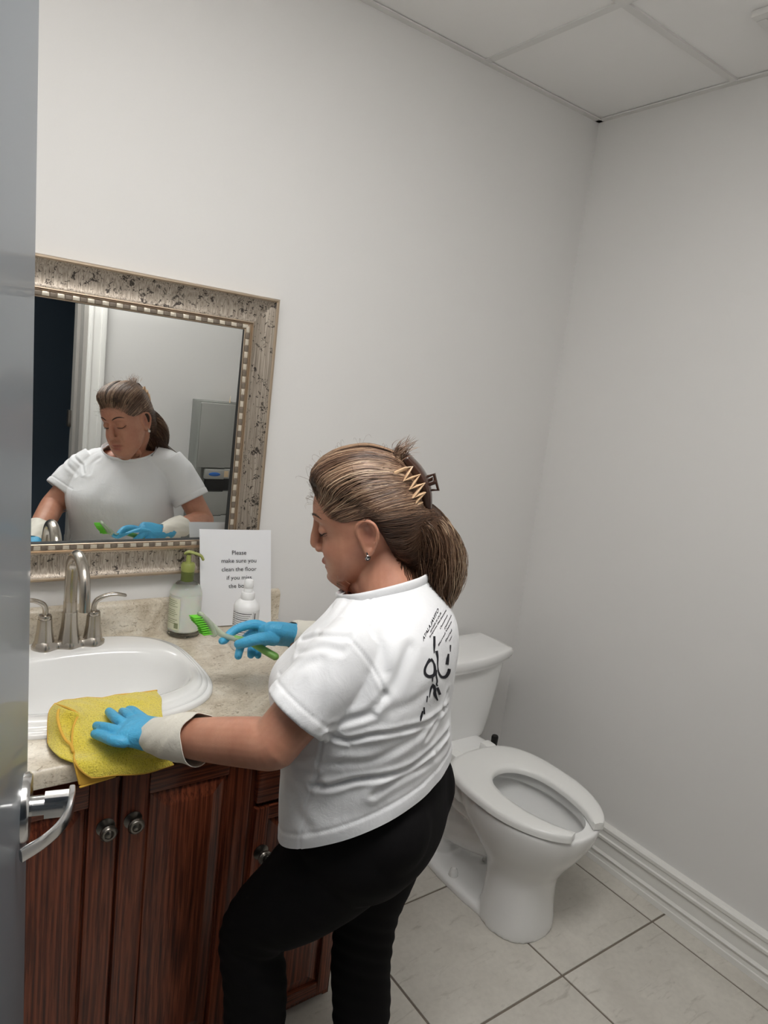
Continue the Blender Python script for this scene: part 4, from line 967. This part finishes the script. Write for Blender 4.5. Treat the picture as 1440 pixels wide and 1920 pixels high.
# ---- trousers
tr_ = MB()
HLp, HRp = A(-1.455, -.935, .80), A(-1.325, -.865, .80)
KL, KR = A(-1.562, -.758, .455), A(-1.330, -.852, .46)
AL, AR = A(-1.537, -.790, .08), A(-1.318, -.875, .08)
tr_.stack([tz(-1.395, -.896, 1.0, .155, .110), tz(-1.393, -.898, .94, .176, .130), tz(-1.390, -.902, .88, .186, .140), tz(-1.388, -.906, .82, .186, .144), tz(-1.392, -.906, .76, .176, .138), tz(-1.395, -.90, .70, .148, .108)], side=Rb, fwd=F_, n=48, k=4)
for s__, hp_ in ((-1, HLp), (1, HRp)): tr_.ell(A(-1.394, -.904, .845) - F_ * .055 + Rb * s__ * .078, A(.092, .092, .105), np.array([Rb, F_, A(0, 0, 1)]).T, n=24)
tr_.tube([HLp + A(0, 0, .04), HLp + A(-.005, .02, -.05), HLp * .5 + KL * .5 + A(-.004, -.004, 0), KL + A(.01, -.02, .07), KL, KL + A(.008, -.02, -.09), AL * .5 + KL * .5 + A(0, -.012, 0), AL + A(0, 0, .05), AL - A(0, 0, .02)], [(.105, .105), (.108, .112), (.094, .096), (.074, .076), (.068, .071), (.066, .070), (.064, .068), (.057, .06), (.058, .062)], side=A(.85, .53, 0), n=32, k=4)
tr_.tube([HRp + A(0, 0, .04), HRp + A(0, 0, -.05), HRp * .5 + KR * .5, KR + A(0, 0, .07), KR, KR + A(0, -.004, -.09), AR * .5 + KR * .5 + A(0, -.008, 0), AR + A(0, 0, .05), AR - A(0, 0, .02)], [(.100, .105), (.102, .110), (.086, .094), (.072, .076), (.067, .070), (.065, .069), (.064, .067), (.057, .06), (.058, .062)], side=A(.85, .53, 0), n=32, k=4)
trs = blob(tr_, 'trousers', M_TROU, wm, .006, 6)
V = getv(trs); Nn = getn(trs)
for c, s in ((HLp + F_ * .08, 1), (KL, 1.0), (KR, 1.), (AL + A(0, 0, .08), 1.5), (AR + A(0, 0, .08), 1.5)):
    d = np.linalg.norm(V - c, axis=1); V += Nn * (np.exp(-(d / .11) ** 2) * .0022 * s * np.sin(V[:, 2] * 160 + V[:, 0] * 70 + V[:, 1] * 50))[:, None]
setv(trs, V); tag(trs, 'plain black trousers')
for an, dr_ in ((AL, unit(A(-.45, .9, 0))), (AR, unit(A(-.5, .85, 0)))):
    s_ = MB(); sd = A(dr_[1], -dr_[0], 0); b0 = A(an[0], an[1], 0)
    s_.tube([b0 - dr_ * .06 + A(0, 0, .042), b0 + A(0, 0, .048), b0 + dr_ * .06 + A(0, 0, .038), b0 + dr_ * .13 + A(0, 0, .028), b0 + dr_ * .165 + A(0, 0, .022)], [(.034, .041), (.038, .047), (.043, .036), (.042, .026), (.03, .02)], side=sd, n=24, k=4)
    o = s_.build('shoe', M_SHOE, wm)
    V = getv(o); V[:, 2] = np.maximum(V[:, 2], .001); setv(o, V)

# ---- gloves
def glove(name, wrist, palm, fingers, thumb, parent, cuff, label, vox=.0016):
    g_ = MB(); g_.tube(*palm, n=24, k=4) if False else g_.tube(palm[0], palm[1], side=palm[2], n=24, k=4, e=2.6)
    for pts, r in fingers + [thumb]: g_.tube(pts, [(q, q * .95) for q in r], n=16, k=4)
    o = blob(g_, name, M_GLOVE, parent, vox, 4); tag(o, label)
    c_ = MB(); pts, rad, sd = cuff; Q = cr(pts, 6); rr = cr(rad, 6); T = np.gradient(Q, axis=0); T /= np.linalg.norm(T, axis=1)[:, None]; n = 48
    R = []; ang = np.linspace(0, 2 * np.pi, n, endpoint=False)
    for inner in (0, 1):
        idx = range(len(Q)) if not inner else range(len(Q) - 1, -1, -1)
        for i in idx:
            u = unit(sd - T[i] * (sd @ T[i])); w_ = np.cross(T[i], u); a, b = rr[i]; k_ = 1 - .03 * inner
            wav = 1 + .035 * np.sin(ang * 3 + i * .35) * (i / len(Q)) + .02 * np.sin(ang * 7 + i * .8)
            R.append(Q[i] + np.outer(np.cos(ang) * wav, u) * a * k_ + np.outer(np.sin(ang) * wav, w_) * b * k_ + T[i] * (.003 * np.sin(ang * 5) * (i == len(Q) - 1))[:, None] if True else 0)
    c_.rings(R, caps=False); cu = c_.build('cuff', M_CUFF, o, ang=70); tag(cu, 'cream rubber glove cuff'); return o
zt = .945
def L3(x, y, z): return PZ(80 + x / 4.5, 1280 + y / 4.5, z)
# left hand flat on the cloth
pw = WL; pl = [L3(960, 440, .955), L3(870, 420, .950), L3(760, 400, .947), L3(690, 395, .944)]
prad = [(.035, .027), (.040, .023), (.044, .021), (.041, .016)]
fing = [([L3(690, 500, .944), L3(600, 490, .946), L3(510, 455, .941), L3(440, 432, .936)], [.0115, .0108, .0102, .0088]),
        ([L3(680, 430, .948), L3(600, 400, .950), L3(520, 378, .946), L3(455, 365, .938)], [.0120, .0112, .0105, .0090]),
        ([L3(700, 360, .950), L3(640, 320, .953), L3(590, 275, .948), L3(560, 245, .940)], [.0120, .0112, .0105, .0090]),
        ([L3(760, 330, .950), L3(730, 290, .950), L3(700, 262, .944), L3(672, 246, .936)], [.0120, .0112, .0105, .0090])]
thmb = ([L3(860, 330, .950), L3(800, 280, .948), L3(760, 245, .942), L3(730, 232, .937)], [.0140, .0125, .0115, .0095])
sdL = unit(L3(800, 330, .95) - L3(800, 500, .95))
glL = glove('glove', pw, (pl, prad, sdL), fing, thmb, wm, ([L3(935, 430, .954), WL + (EL - WL) * .06, WL + (EL - WL) * .17, WL + (EL - WL) * .28, WL + (EL - WL) * .40], [(.035, .028), (.038, .034), (.043, .041), (.046, .045), (.0475, .0475)], sdL), 'blue rubber glove on the left hand, pressing on the cloth')
# right hand holding the brush
def R3(x, y, Y): return PY(340 + x / 5.538, 1130 + y / 5.538, Y)
BH, BE = PY(388, 1172, -.455), PY(515, 1237, -.545)
hand_b = R3(1290, 330, -.508)
plR = [R3(1270, 335, -.510), R3(1130, 335, -.506), R3(1000, 320, -.503), R3(900, 300, -.500)]
pradR = [(.030, .026), (.036, .024), (.040, .023), (.036, .020)]
fR = [([R3(880, 260, -.478), R3(760, 225, -.468), R3(620, 255, -.462), R3(520, 310, -.462), R3(455, 385, -.470), R3(420, 398, -.478)], [.0125, .0120, .0110, .0105, .0095, .0085]),
      ([R3(880, 330, -.480), R3(780, 300, -.462), R3(690, 350, -.455), R3(620, 450, -.462), R3(590, 555, -.478)], [.0125, .0118, .0112, .0105, .0092]),
      ([R3(900, 380, -.478), R3(820, 370, -.458), R3(760, 420, -.452), R3(730, 480, -.462), R3(722, 545, -.480)], [.0125, .0118, .0110, .0103, .0090]),
      ([R3(950, 400, -.478), R3(880, 400, -.458), R3(830, 440, -.452), R3(800, 500, -.465), R3(796, 550, -.482)], [.0115, .0108, .0100, .0094, .0082])]
tR = ([R3(960, 380, -.522), R3(860, 370, -.534), R3(760, 385, -.536), R3(660, 415, -.526), R3(590, 432, -.514)], [.0165, .0150, .0135, .0125, .0105])
sdR = unit(A(.05, -.5, .85))
glR = glove('glove', WR, (plR, pradR, A(.1, -.75, .65)), fR, tR, wm, ([R3(1150, 335, -.508), WR, WR + (ER - WR) * .12, WR + (ER - WR) * .26, WR + (ER - WR) * .40], [(.033, .029), (.037, .034), (.042, .040), (.046, .046), (.048, .048)], A(0, 0, 1)), 'blue rubber glove on the right hand, gripping the brush')

# ---- hair
hb = MB(); Rr = []
hs = [(.0865, .110, .118, .016), (.080, .104, .129, .036), (.068, .094, .141, .052), (.047, .072, .151, .068), (.022, .048, .157, .076), (-.005, .034, .158, .082), (-.035, -.024, .1555, .084), (-.057, -.085, .147, .079), (-.085, -.115, .131, .070), (-.105, -.095, .106, .054), (-.120, -.03, .07, .030)]
for f, lo, hi, w_ in cr(hs, 3):
    c_, s__ = np.cos(ang), np.sin(ang); e = 2 / 3.0; c2 = np.sign(c_) * np.abs(c_) ** e; s2 = np.sign(s__) * np.abs(s__) ** (2 / 2.4); Rr.append([hl(w_ * a * (1 - .12 * max(0, b)), f, (lo + hi) / 2 + (hi - lo) / 2 * b) for a, b in zip(c2, s2)])
hb.rings(Rr)
tailp = [(0.0, -.085, .014), (.004, -.106, -.012), (.008, -.116, -.050), (.008, -.122, -.095), (.004, -.122, -.140), (.000, -.120, -.185), (-.004, -.114, -.220)]
hb.tube([hl(*q) for q in tailp], [(.034, .028), (.048, .042), (.062, .052), (.064, .056), (.052, .050), (.028, .030), (.006, .006)], side=Rh_, n=28, k=4)
hair = blob(hb, 'hair', M_HAIRB, wm, .004, 6); tag(hair, 'brown hair with lighter streaks, swept back into a clipped low tail')
ht = bvh(hair)
HC = A(0, -.01, .03)      # centre for hair directions, head-local
def on_hair(dirn, off):
    o = hl(*(HC + unit(dirn) * .30)); dd = unit(hl(*HC) - o); h = ht.ray_cast(Vector(o), Vector(dd)); h2 = bt.ray_cast(Vector(o), Vector(dd))
    if h[0] is None or (h2[0] is not None and h2[3] < h[3]): h = h2
    if h[0] is None or (np.array(h[0]) - hl(*HC)) @ (-dd) < .02: return None
    return np.array(h[0]) - dd * off
line = cr([(0, .093, .093), (.02, .089, .089), (.036, .078, .080), (.050, .067, .064), (.062, .057, .048), (.070, .04, .038), (.0755, .018, .037), (.079, -.010, .046), (.080, -.036, .020), (.076, -.050, -.030), (.066, -.056, -.066), (.05, -.062, -.098), (.028, -.08, -.112), (0, -.09, -.112)], 8)
SV, SF, ST = [], [], []
def add_strand(P_, w0, tn):
    P_ = np.asarray(P_); n = len(P_); T = np.gradient(P_, axis=0); T /= np.linalg.norm(T, axis=1)[:, None] + 1e-9
    b0 = sum(len(q) for q in SV[-1:]) if False else add_strand.n
    up = unit(P_.mean(0) - hl(0, -.03, .03)); S_ = np.cross(T, up); S_ /= np.linalg.norm(S_, axis=1)[:, None] + 1e-9; U2 = np.cross(S_, T)
    tp = np.interp(np.linspace(0, 1, n), [0, .15, .8, 1], [.5, 1, .9, .12])[:, None] * w0
    ringp = np.stack([P_ + S_ * tp, P_ + U2 * tp * .8, P_ - S_ * tp], 1).reshape(-1, 3); SV.append(ringp); ST.append(np.full(len(ringp), tn) + rng.normal(0, .02))
    for i in range(n - 1):
        a = b0 + i * 3; SF.extend([(a, a + 1, a + 4, a + 3), (a + 1, a + 2, a + 5, a + 4)])
    add_strand.n += n * 3
add_strand.n = 0
def clump(k): return .5 + .5 * math.sin(k * 7.3 + 1.7 * math.sin(k * 3.1))
nst = 2900
for i in range(nst):
    side = 1 if rng.rand() < .5 else -1; u = rng.rand() ** .9; p0 = line[int(u * (len(line) - 1))] * A(side, 1, 1)
    t0 = 0 if rng.rand() < .45 else rng.uniform(0, .75)
    tgt = A(side * rng.uniform(.004, .02), -.112, np.interp(u, [0, .35, .6, 1], [.092, .05, .012, -.012]) + rng.normal(0, .008))
    d0, d1 = unit(p0 - HC), unit(tgt - HC); om = math.acos(np.clip(d0 @ d1, -1, 1)); P_ = []
    bend = rng.normal(0, .10); off = rng.uniform(.0002, .0032); ph = rng.uniform(0, 6); lift = A(0, 0, 1) * (.22 * (1 if u < .55 else .1))
    fr = rng.uniform(4, 9)
    for t in np.linspace(t0, 1, 15):
        d = (math.sin((1 - t) * om) * d0 + math.sin(t * om) * d1) / math.sin(om) + lift * math.sin(math.pi * t) * (.5 + bend) + A(0, 0, 1) * .012 * math.sin(t * fr + ph)
        p = on_hair(d, off + .0015 * math.sin(math.pi * t))
        if p is None: P_ = None; break
        P_.append(p)
    if P_ is None or len(P_) < 5: continue
    if t0 == 0 and u < .55: P_[0] = P_[0] - (hl(*HC) * 0 + unit(P_[0] - hl(*HC)) * .002)
    tn = np.clip(.25 + .5 * clump(u * 9 + side * .7 + bend) + rng.normal(0, .16), 0, 1); tn *= (1 if u < .6 else .55)
    add_strand(P_, rng.uniform(.0005, .0011), tn)
for i in range(420):
    u = rng.uniform(0, .5); sd_ = rng.choice([-1, 1]); q0_ = line[int(u * (len(line) - 1))] * A(sd_, 1, 1) + rng.normal(0, .0022, 3)
    d0 = unit(q0_ - HC - A(0, 0, .05 + rng.uniform(0, .03))); h0_ = bt.ray_cast(Vector(hl(*(HC + d0 * .3))), Vector(unit(hl(*HC) - hl(*(HC + d0 * .3)))))
    if h0_[0] is None: continue
    a_ = np.array(h0_[0]); dd_ = unit(q0_ * A(1, .55, 1) - HC + A(0, -.01, .03)); b_h = on_hair(dd_, .0035)
    if b_h is None or np.linalg.norm(b_h - a_) > .06: continue
    out_ = unit(a_ - hl(*HC)); add_strand(cr([a_, a_ * .6 + b_h * .4 + out_ * .004, b_h + out_ * .001], 4), rng.uniform(.0003, .0007), rng.uniform(.2, .8))
# tail strands
tc_ = cr(tailp, 3); trr = cr([(.034, .028), (.048, .042), (.063, .053), (.067, .059), (.056, .054), (.036, .036), (.016, .018)], 3)
for i in range(1500):
    a = rng.uniform(0, 2 * np.pi); k0 = rng.randint(0, 4); k1 = len(tc_) - rng.randint(0, 4); P_ = []; ph = rng.uniform(0, 6); wv_ = rng.uniform(.002, .009); rs = rng.uniform(.78, 1.08)
    for j in range(k0, k1):
        t = j / (len(tc_) - 1); aa = a + .35 * math.sin(t * 5 + ph * .2); c = tc_[j] + A(math.cos(aa) * trr[j][0] * rs + wv_ * math.sin(t * 14 + ph), math.sin(aa) * trr[j][1] * rs + wv_ * math.cos(t * 11 + ph), -.006 * math.sin(aa) * t); P_.append(hl(*c))
    back = max(0, -math.sin(a)); tn = np.clip(.26 + .5 * back + .35 * clump(a * 3) + rng.normal(0, .15), 0, 1); add_strand(P_, rng.uniform(.0005, .0012), tn)
# sprout above the clip, flyaways
for i in range(90):
    p0 = hl(rng.normal(0, .012), -.088 + rng.normal(0, .007), .118 + rng.normal(0, .004)); q = rng.uniform(.4, 1); sw = rng.normal(0, .012)
    d = [unit(Uh * 1.0 - Fh * rng.uniform(-.3, 1.0) + Rh_ * rng.normal(0, .3)), unit(-Fh * rng.uniform(.4, 1.5) + Uh * rng.uniform(-.2, .6) + Rh_ * rng.normal(0, .4))]
    P_ = [p0, p0 + d[0] * .014 * q, p0 + d[0] * .026 * q + d[1] * .004, p0 + d[0] * .032 * q + d[1] * .016 * q, p0 + d[0] * .034 * q + d[1] * .03 * q]; add_strand(cr(P_, 2), .0007, rng.uniform(.3, .9))
for i in range(150):
    u = rng.uniform(0, .3) if i < 90 else rng.uniform(0, 1); p0 = line[int(u * (len(line) - 1))] * A(rng.choice([-1, 1]), 1, 1); d0 = unit(p0 - HC + rng.normal(0, .008, 3))
    if i > 90: d0 = unit(A(rng.normal(0, .3), rng.uniform(-.8, 1), rng.uniform(.3, 1)))
    p = on_hair(d0, .001)
    if p is None: continue
    n_ = unit(p - hl(*HC)); tg = unit(Uh * rng.uniform(-.2, .8) + Fh * rng.uniform(-.6, .5) + Rh_ * rng.normal(0, .5)); s__ = rng.uniform(.4, 1.2)
    add_strand(cr([p, p + n_ * .005 * s__ + tg * .006, p + n_ * .007 * s__ + tg * .014 * s__, p + n_ * .005 * s__ + tg * .022 * s__ - Uh * .003, p + n_ * .001 + tg * .026 * s__ - Uh * .008], 3), .00022, rng.uniform(.3, .8))
me = bpy.data.meshes.new('hair_strands'); me.from_pydata(np.vstack(SV).tolist(), [], SF); me.materials.append(M_HAIR)
so_ = bpy.data.objects.new('hair_strands', me); COL.objects.link(so_); so_.parent = hair; o0 = org(hair); Vv = np.vstack(SV) - o0; me.vertices.foreach_set('co', Vv.ravel()); me.update()
tint(so_, np.clip(np.concatenate(ST), 0, 1)); shade(me, True, 180); so_['kind'] = 'stuff'; tag(so_, 'fine brown hair strands with blonde streaks')
# claw clip
cl = MB(); cl.tube([hl(.0, -.108, .122), hl(.0, -.125, .085), hl(.0, -.132, .05), hl(.0, -.128, .0)], [(.020, .008), (.024, .012), (.024, .012), (.014, .008)], side=Rh_, n=20, k=4, e=3)
for sx in (-1, 1):
    cl.tube([hl(sx * .030, -.092, .112), hl(sx * .036, -.104, .08), hl(sx * .037, -.110, .045), hl(sx * .028, -.108, .005)], [(.003, .004)] * 4, n=10, k=4)
co_ = cl.build('hair_clip', M_CLIPB, wm); tag(co_, 'brown claw clip with beige zigzag teeth')
for sx in (-1, 1):
    zz = MB(); pts = []
    n_ = 13
    for i in range(n_):
        t = i / (n_ - 1); uu = .112 - .108 * t; ff = -.094 - .024 * math.sin(math.pi * min(1, t * 1.1)); inn = i % 2
        pts.append(hl(sx * (.050 - .016 * inn), ff + (.012 if not inn else -.014) - .002, uu + (.007 if inn else -.004)))
    zz.tube(pts, [(.0036, .0028)] * n_, n=8, k=2); tag(zz.build('clip_teeth', M_CLIPT, co_), 'beige zigzag teeth')
hd_ = MB(); b0 = hl(0, -.134, .062)
hd_.tube([b0 + Rh_ * .012, b0 + Rh_ * .016 - Fh * .018 * HS + Uh * .004, b0 - Rh_ * .016 - Fh * .018 + Uh * .004, b0 - Rh_ * .012, b0 + Rh_ * .012], [(.0035, .003)] * 5, n=8, k=1)
hd_.tube([b0 + Uh * .010 + Rh_ * .01, b0 + Uh * .016 - Fh * .020, b0 - Uh * .016 - Fh * .022, b0 - Uh * .012], [(.0035, .003)] * 4, n=8, k=1)
hd_.build('clip_lever', M_CLIPB, co_)

# ================================================================== SCRUB BRUSH (held)
br = thing('scrub_brush', 'green dish brush with clear head held in the right glove', 'brush', BH)
hx = unit(BE - BH); upb = unit(np.cross(np.cross(hx, A(0, 0, 1)), hx))
hdir = unit(hx * .55 - A(0, 0, 1) * .0 - upb * .85)        # direction along the brush face (points down-right)
bh_c = R3(215, 225, -.455)
p0, p1 = R3(120, 135, -.455), R3(290, 345, -.462)            # ends of the bristle face seen in the photograph
fd = unit(p1 - p0); q0, q1 = R3(205, 125, -.455), R3(330, 320, -.462)
hbm = MB(); wdir = unit(np.cross(fd, unit(q0 - p0)))
hbm.tube([q0 - fd * .002, q0 + (q1 - q0) * .5 + unit(q0 - p0) * .004, q1], [(.016, .006), (.019, .0085), (.017, .008)], side=wdir, n=24, k=4)
hbm.tube([q0 + (q1 - q0) * .15 + unit(q0 - p0) * .006, q0 + (q1 - q0) * .75 + unit(q0 - p0) * .012, R3(430, 335, -.470), R3(540, 370, -.480), R3(640, 385, -.488)], [(.010, .004), (.013, .007), (.011, .007), (.010, .006), (.010, .006)], side=wdir, n=20, k=4)
tag(hbm.build('brush_head', M_BHEAD, br), 'translucent pale green head and neck')
gm = MB(); gm.tube([R3(560, 360, -.482), R3(640, 385, -.488), R3(760, 435, -.500), R3(870, 500, -.515), R3(975, 560, -.532)], [(.007, .005), (.0105, .007), (.0115, .008), (.0125, .009), (.013, .009)], side=wdir, n=20, k=4)
tag(gm.build('grip', M_BGRIP, br), 'green handle grip')
nb_ = 0; bd_ = unit(p0 - q0)
for a in range(9):
    for b in range(5):
        t = (a + .5) / 9; base_ = q0 * (1 - t) + q1 * t + wdir * (b - 2) * .0062 + bd_ * .004; L_ = .021 + .002 * math.sin(a)
        tf = MB(); 
        for k in range(6):
            an_ = k * 1.047; o_ = (fd * math.cos(an_) + wdir * math.sin(an_)) * .0012; tf.tube([base_ + o_ * .4, base_ + bd_ * L_ + o_ * 1.5], [.0007, .0006], n=5, k=1, round_caps=False)
        tf.build('bristle_tuft', M_BRIS, br)

# ================================================================== YELLOW CLOTH
def C3(x, y, z): return PZ(80 + x / 4.5, 1280 + y / 4.5, z)
def CY(x, y, Y): return PY(80 + x / 4.5, 1280 + y / 4.5, Y)
rowsT = [
 [C3(105, 180, .930), C3(260, 140, .926), C3(500, 128, .926), C3(720, 95, .926), C3(960, 72, .924)],
 [C3(190, 215, .948), C3(340, 185, .934), C3(560, 175, .927), C3(780, 150, .932), C3(1003, 130, .926)],
 [C3(300, 262, .945), C3(430, 240, .928), C3(620, 235, .926), C3(820, 215, .926), C3(1005, 225, .925)],
 [C3(262, 350, .935), C3(420, 340, .924), C3(620, 335, .928), C3(840, 320, .926), C3(1020, 320, .920)],
 [C3(250, 480, .918), C3(420, 460, .919), C3(620, 450, .920), C3(850, 440, .918), C3(1040, 440, .911)],
 [C3(262, 590, .905), C3(430, 580, .907), C3(640, 570, .908), C3(860, 560, .908), C3(1060, 560, .905)],
 [CY(275, 665, -.652), CY(420, 665, -.655), CY(640, 660, -.655), CY(860, 640, -.652), CY(1085, 625, -.648)],
 [CY(330, 745, -.664), CY(430, 730, -.664), CY(640, 722, -.662), CY(860, 708, -.660), CY(1095, 660, -.655)],
 [CY(412, 800, -.668), CY(480, 795, -.667), CY(640, 776, -.664), CY(860, 762, -.662), CY(1098, 690, -.656)]]
G = np.array(rowsT); G1 = np.array([cr(G[:, j], 6) for j in range(G.shape[1])]); G2 = np.array([cr(G1[:, i], 10) for i in range(G1.shape[1])])
nz = np.sin(G2[:, :, 0] * 130 + 3 * np.sin(G2[:, :, 1] * 40)) * .0016; G2[:, :, 2] += nz * np.linspace(1, .2, G2.shape[0])[:, None]
def cloth(name, Gr, mt, par, th=.0045):
    mb = MB(); mb.grid(Gr); o = mb.build(name, mt, par, fix=False); s = o.modifiers.new('s', 'SOLIDIFY'); s.thickness = th; s.offset = 0
    t = o.modifiers.new('u', 'SUBSURF'); t.levels = 1; apply_mods(o); shade(o.data, True, 180); return o
tw = thing('cleaning_cloth', 'yellow microfibre cloth draped over the sink rim and counter edge under the glove', 'cloth', C3(500, 400, ZC))
c0 = cloth('cloth_sheet', G2, M_TOWEL, tw)
rowsL = [[C3(105, 180, .930), C3(62, 240, .925), C3(50, 330, .918), C3(48, 430, .908), C3(50, 535, .902)],
         [C3(140, 195, .946), C3(105, 270, .935), C3(92, 370, .924), C3(88, 470, .912), C3(85, 580, .905)],
         [C3(200, 222, .952), C3(150, 300, .938), C3(145, 400, .925), C3(140, 510, .914), C3(135, 625, .908)],
         [C3(300, 258, .948), C3(225, 340, .930), C3(205, 440, .917), C3(200, 540, .912), C3(200, 655, .905)],
         [C3(302, 290, .940), C3(262, 370, .925), C3(250, 470, .914), C3(255, 560, .909), C3(272, 680, .900)]]
G = np.array(rowsL); G1 = np.array([cr(G[:, j], 6) for j in range(5)]); GL = np.array([cr(G1[:, i], 8) for i in range(G1.shape[1])])
c1 = cloth('cloth_fold', GL, M_TOWEL, tw)
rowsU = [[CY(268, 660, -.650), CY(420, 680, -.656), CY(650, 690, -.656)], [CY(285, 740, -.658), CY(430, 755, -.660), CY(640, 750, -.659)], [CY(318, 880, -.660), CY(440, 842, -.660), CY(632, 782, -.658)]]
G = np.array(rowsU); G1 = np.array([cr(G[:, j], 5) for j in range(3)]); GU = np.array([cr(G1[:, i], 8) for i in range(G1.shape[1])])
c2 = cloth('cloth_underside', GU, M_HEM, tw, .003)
hm = MB()
def hemline(P_, r=.0024): hm.tube(P_, [r] * len(P_), n=8, k=2)
hemline(G2[-1][::4]); hemline(G2[::4, 0]); hemline(GL[:, 0][::1] if False else G2[0][::5]); hemline(GU[-1][::3]); hemline(GU[:, 0][::3]); hemline(GL[0][::3])
hemline([C3(135, 230, .958), C3(125, 290, .950), C3(150, 400, .935), C3(190, 480, .926), C3(240, 525, .920), C3(256, 580, .914)], .0028)
tag(hm.build('hem', M_HEM, tw), 'orange stitched hem')
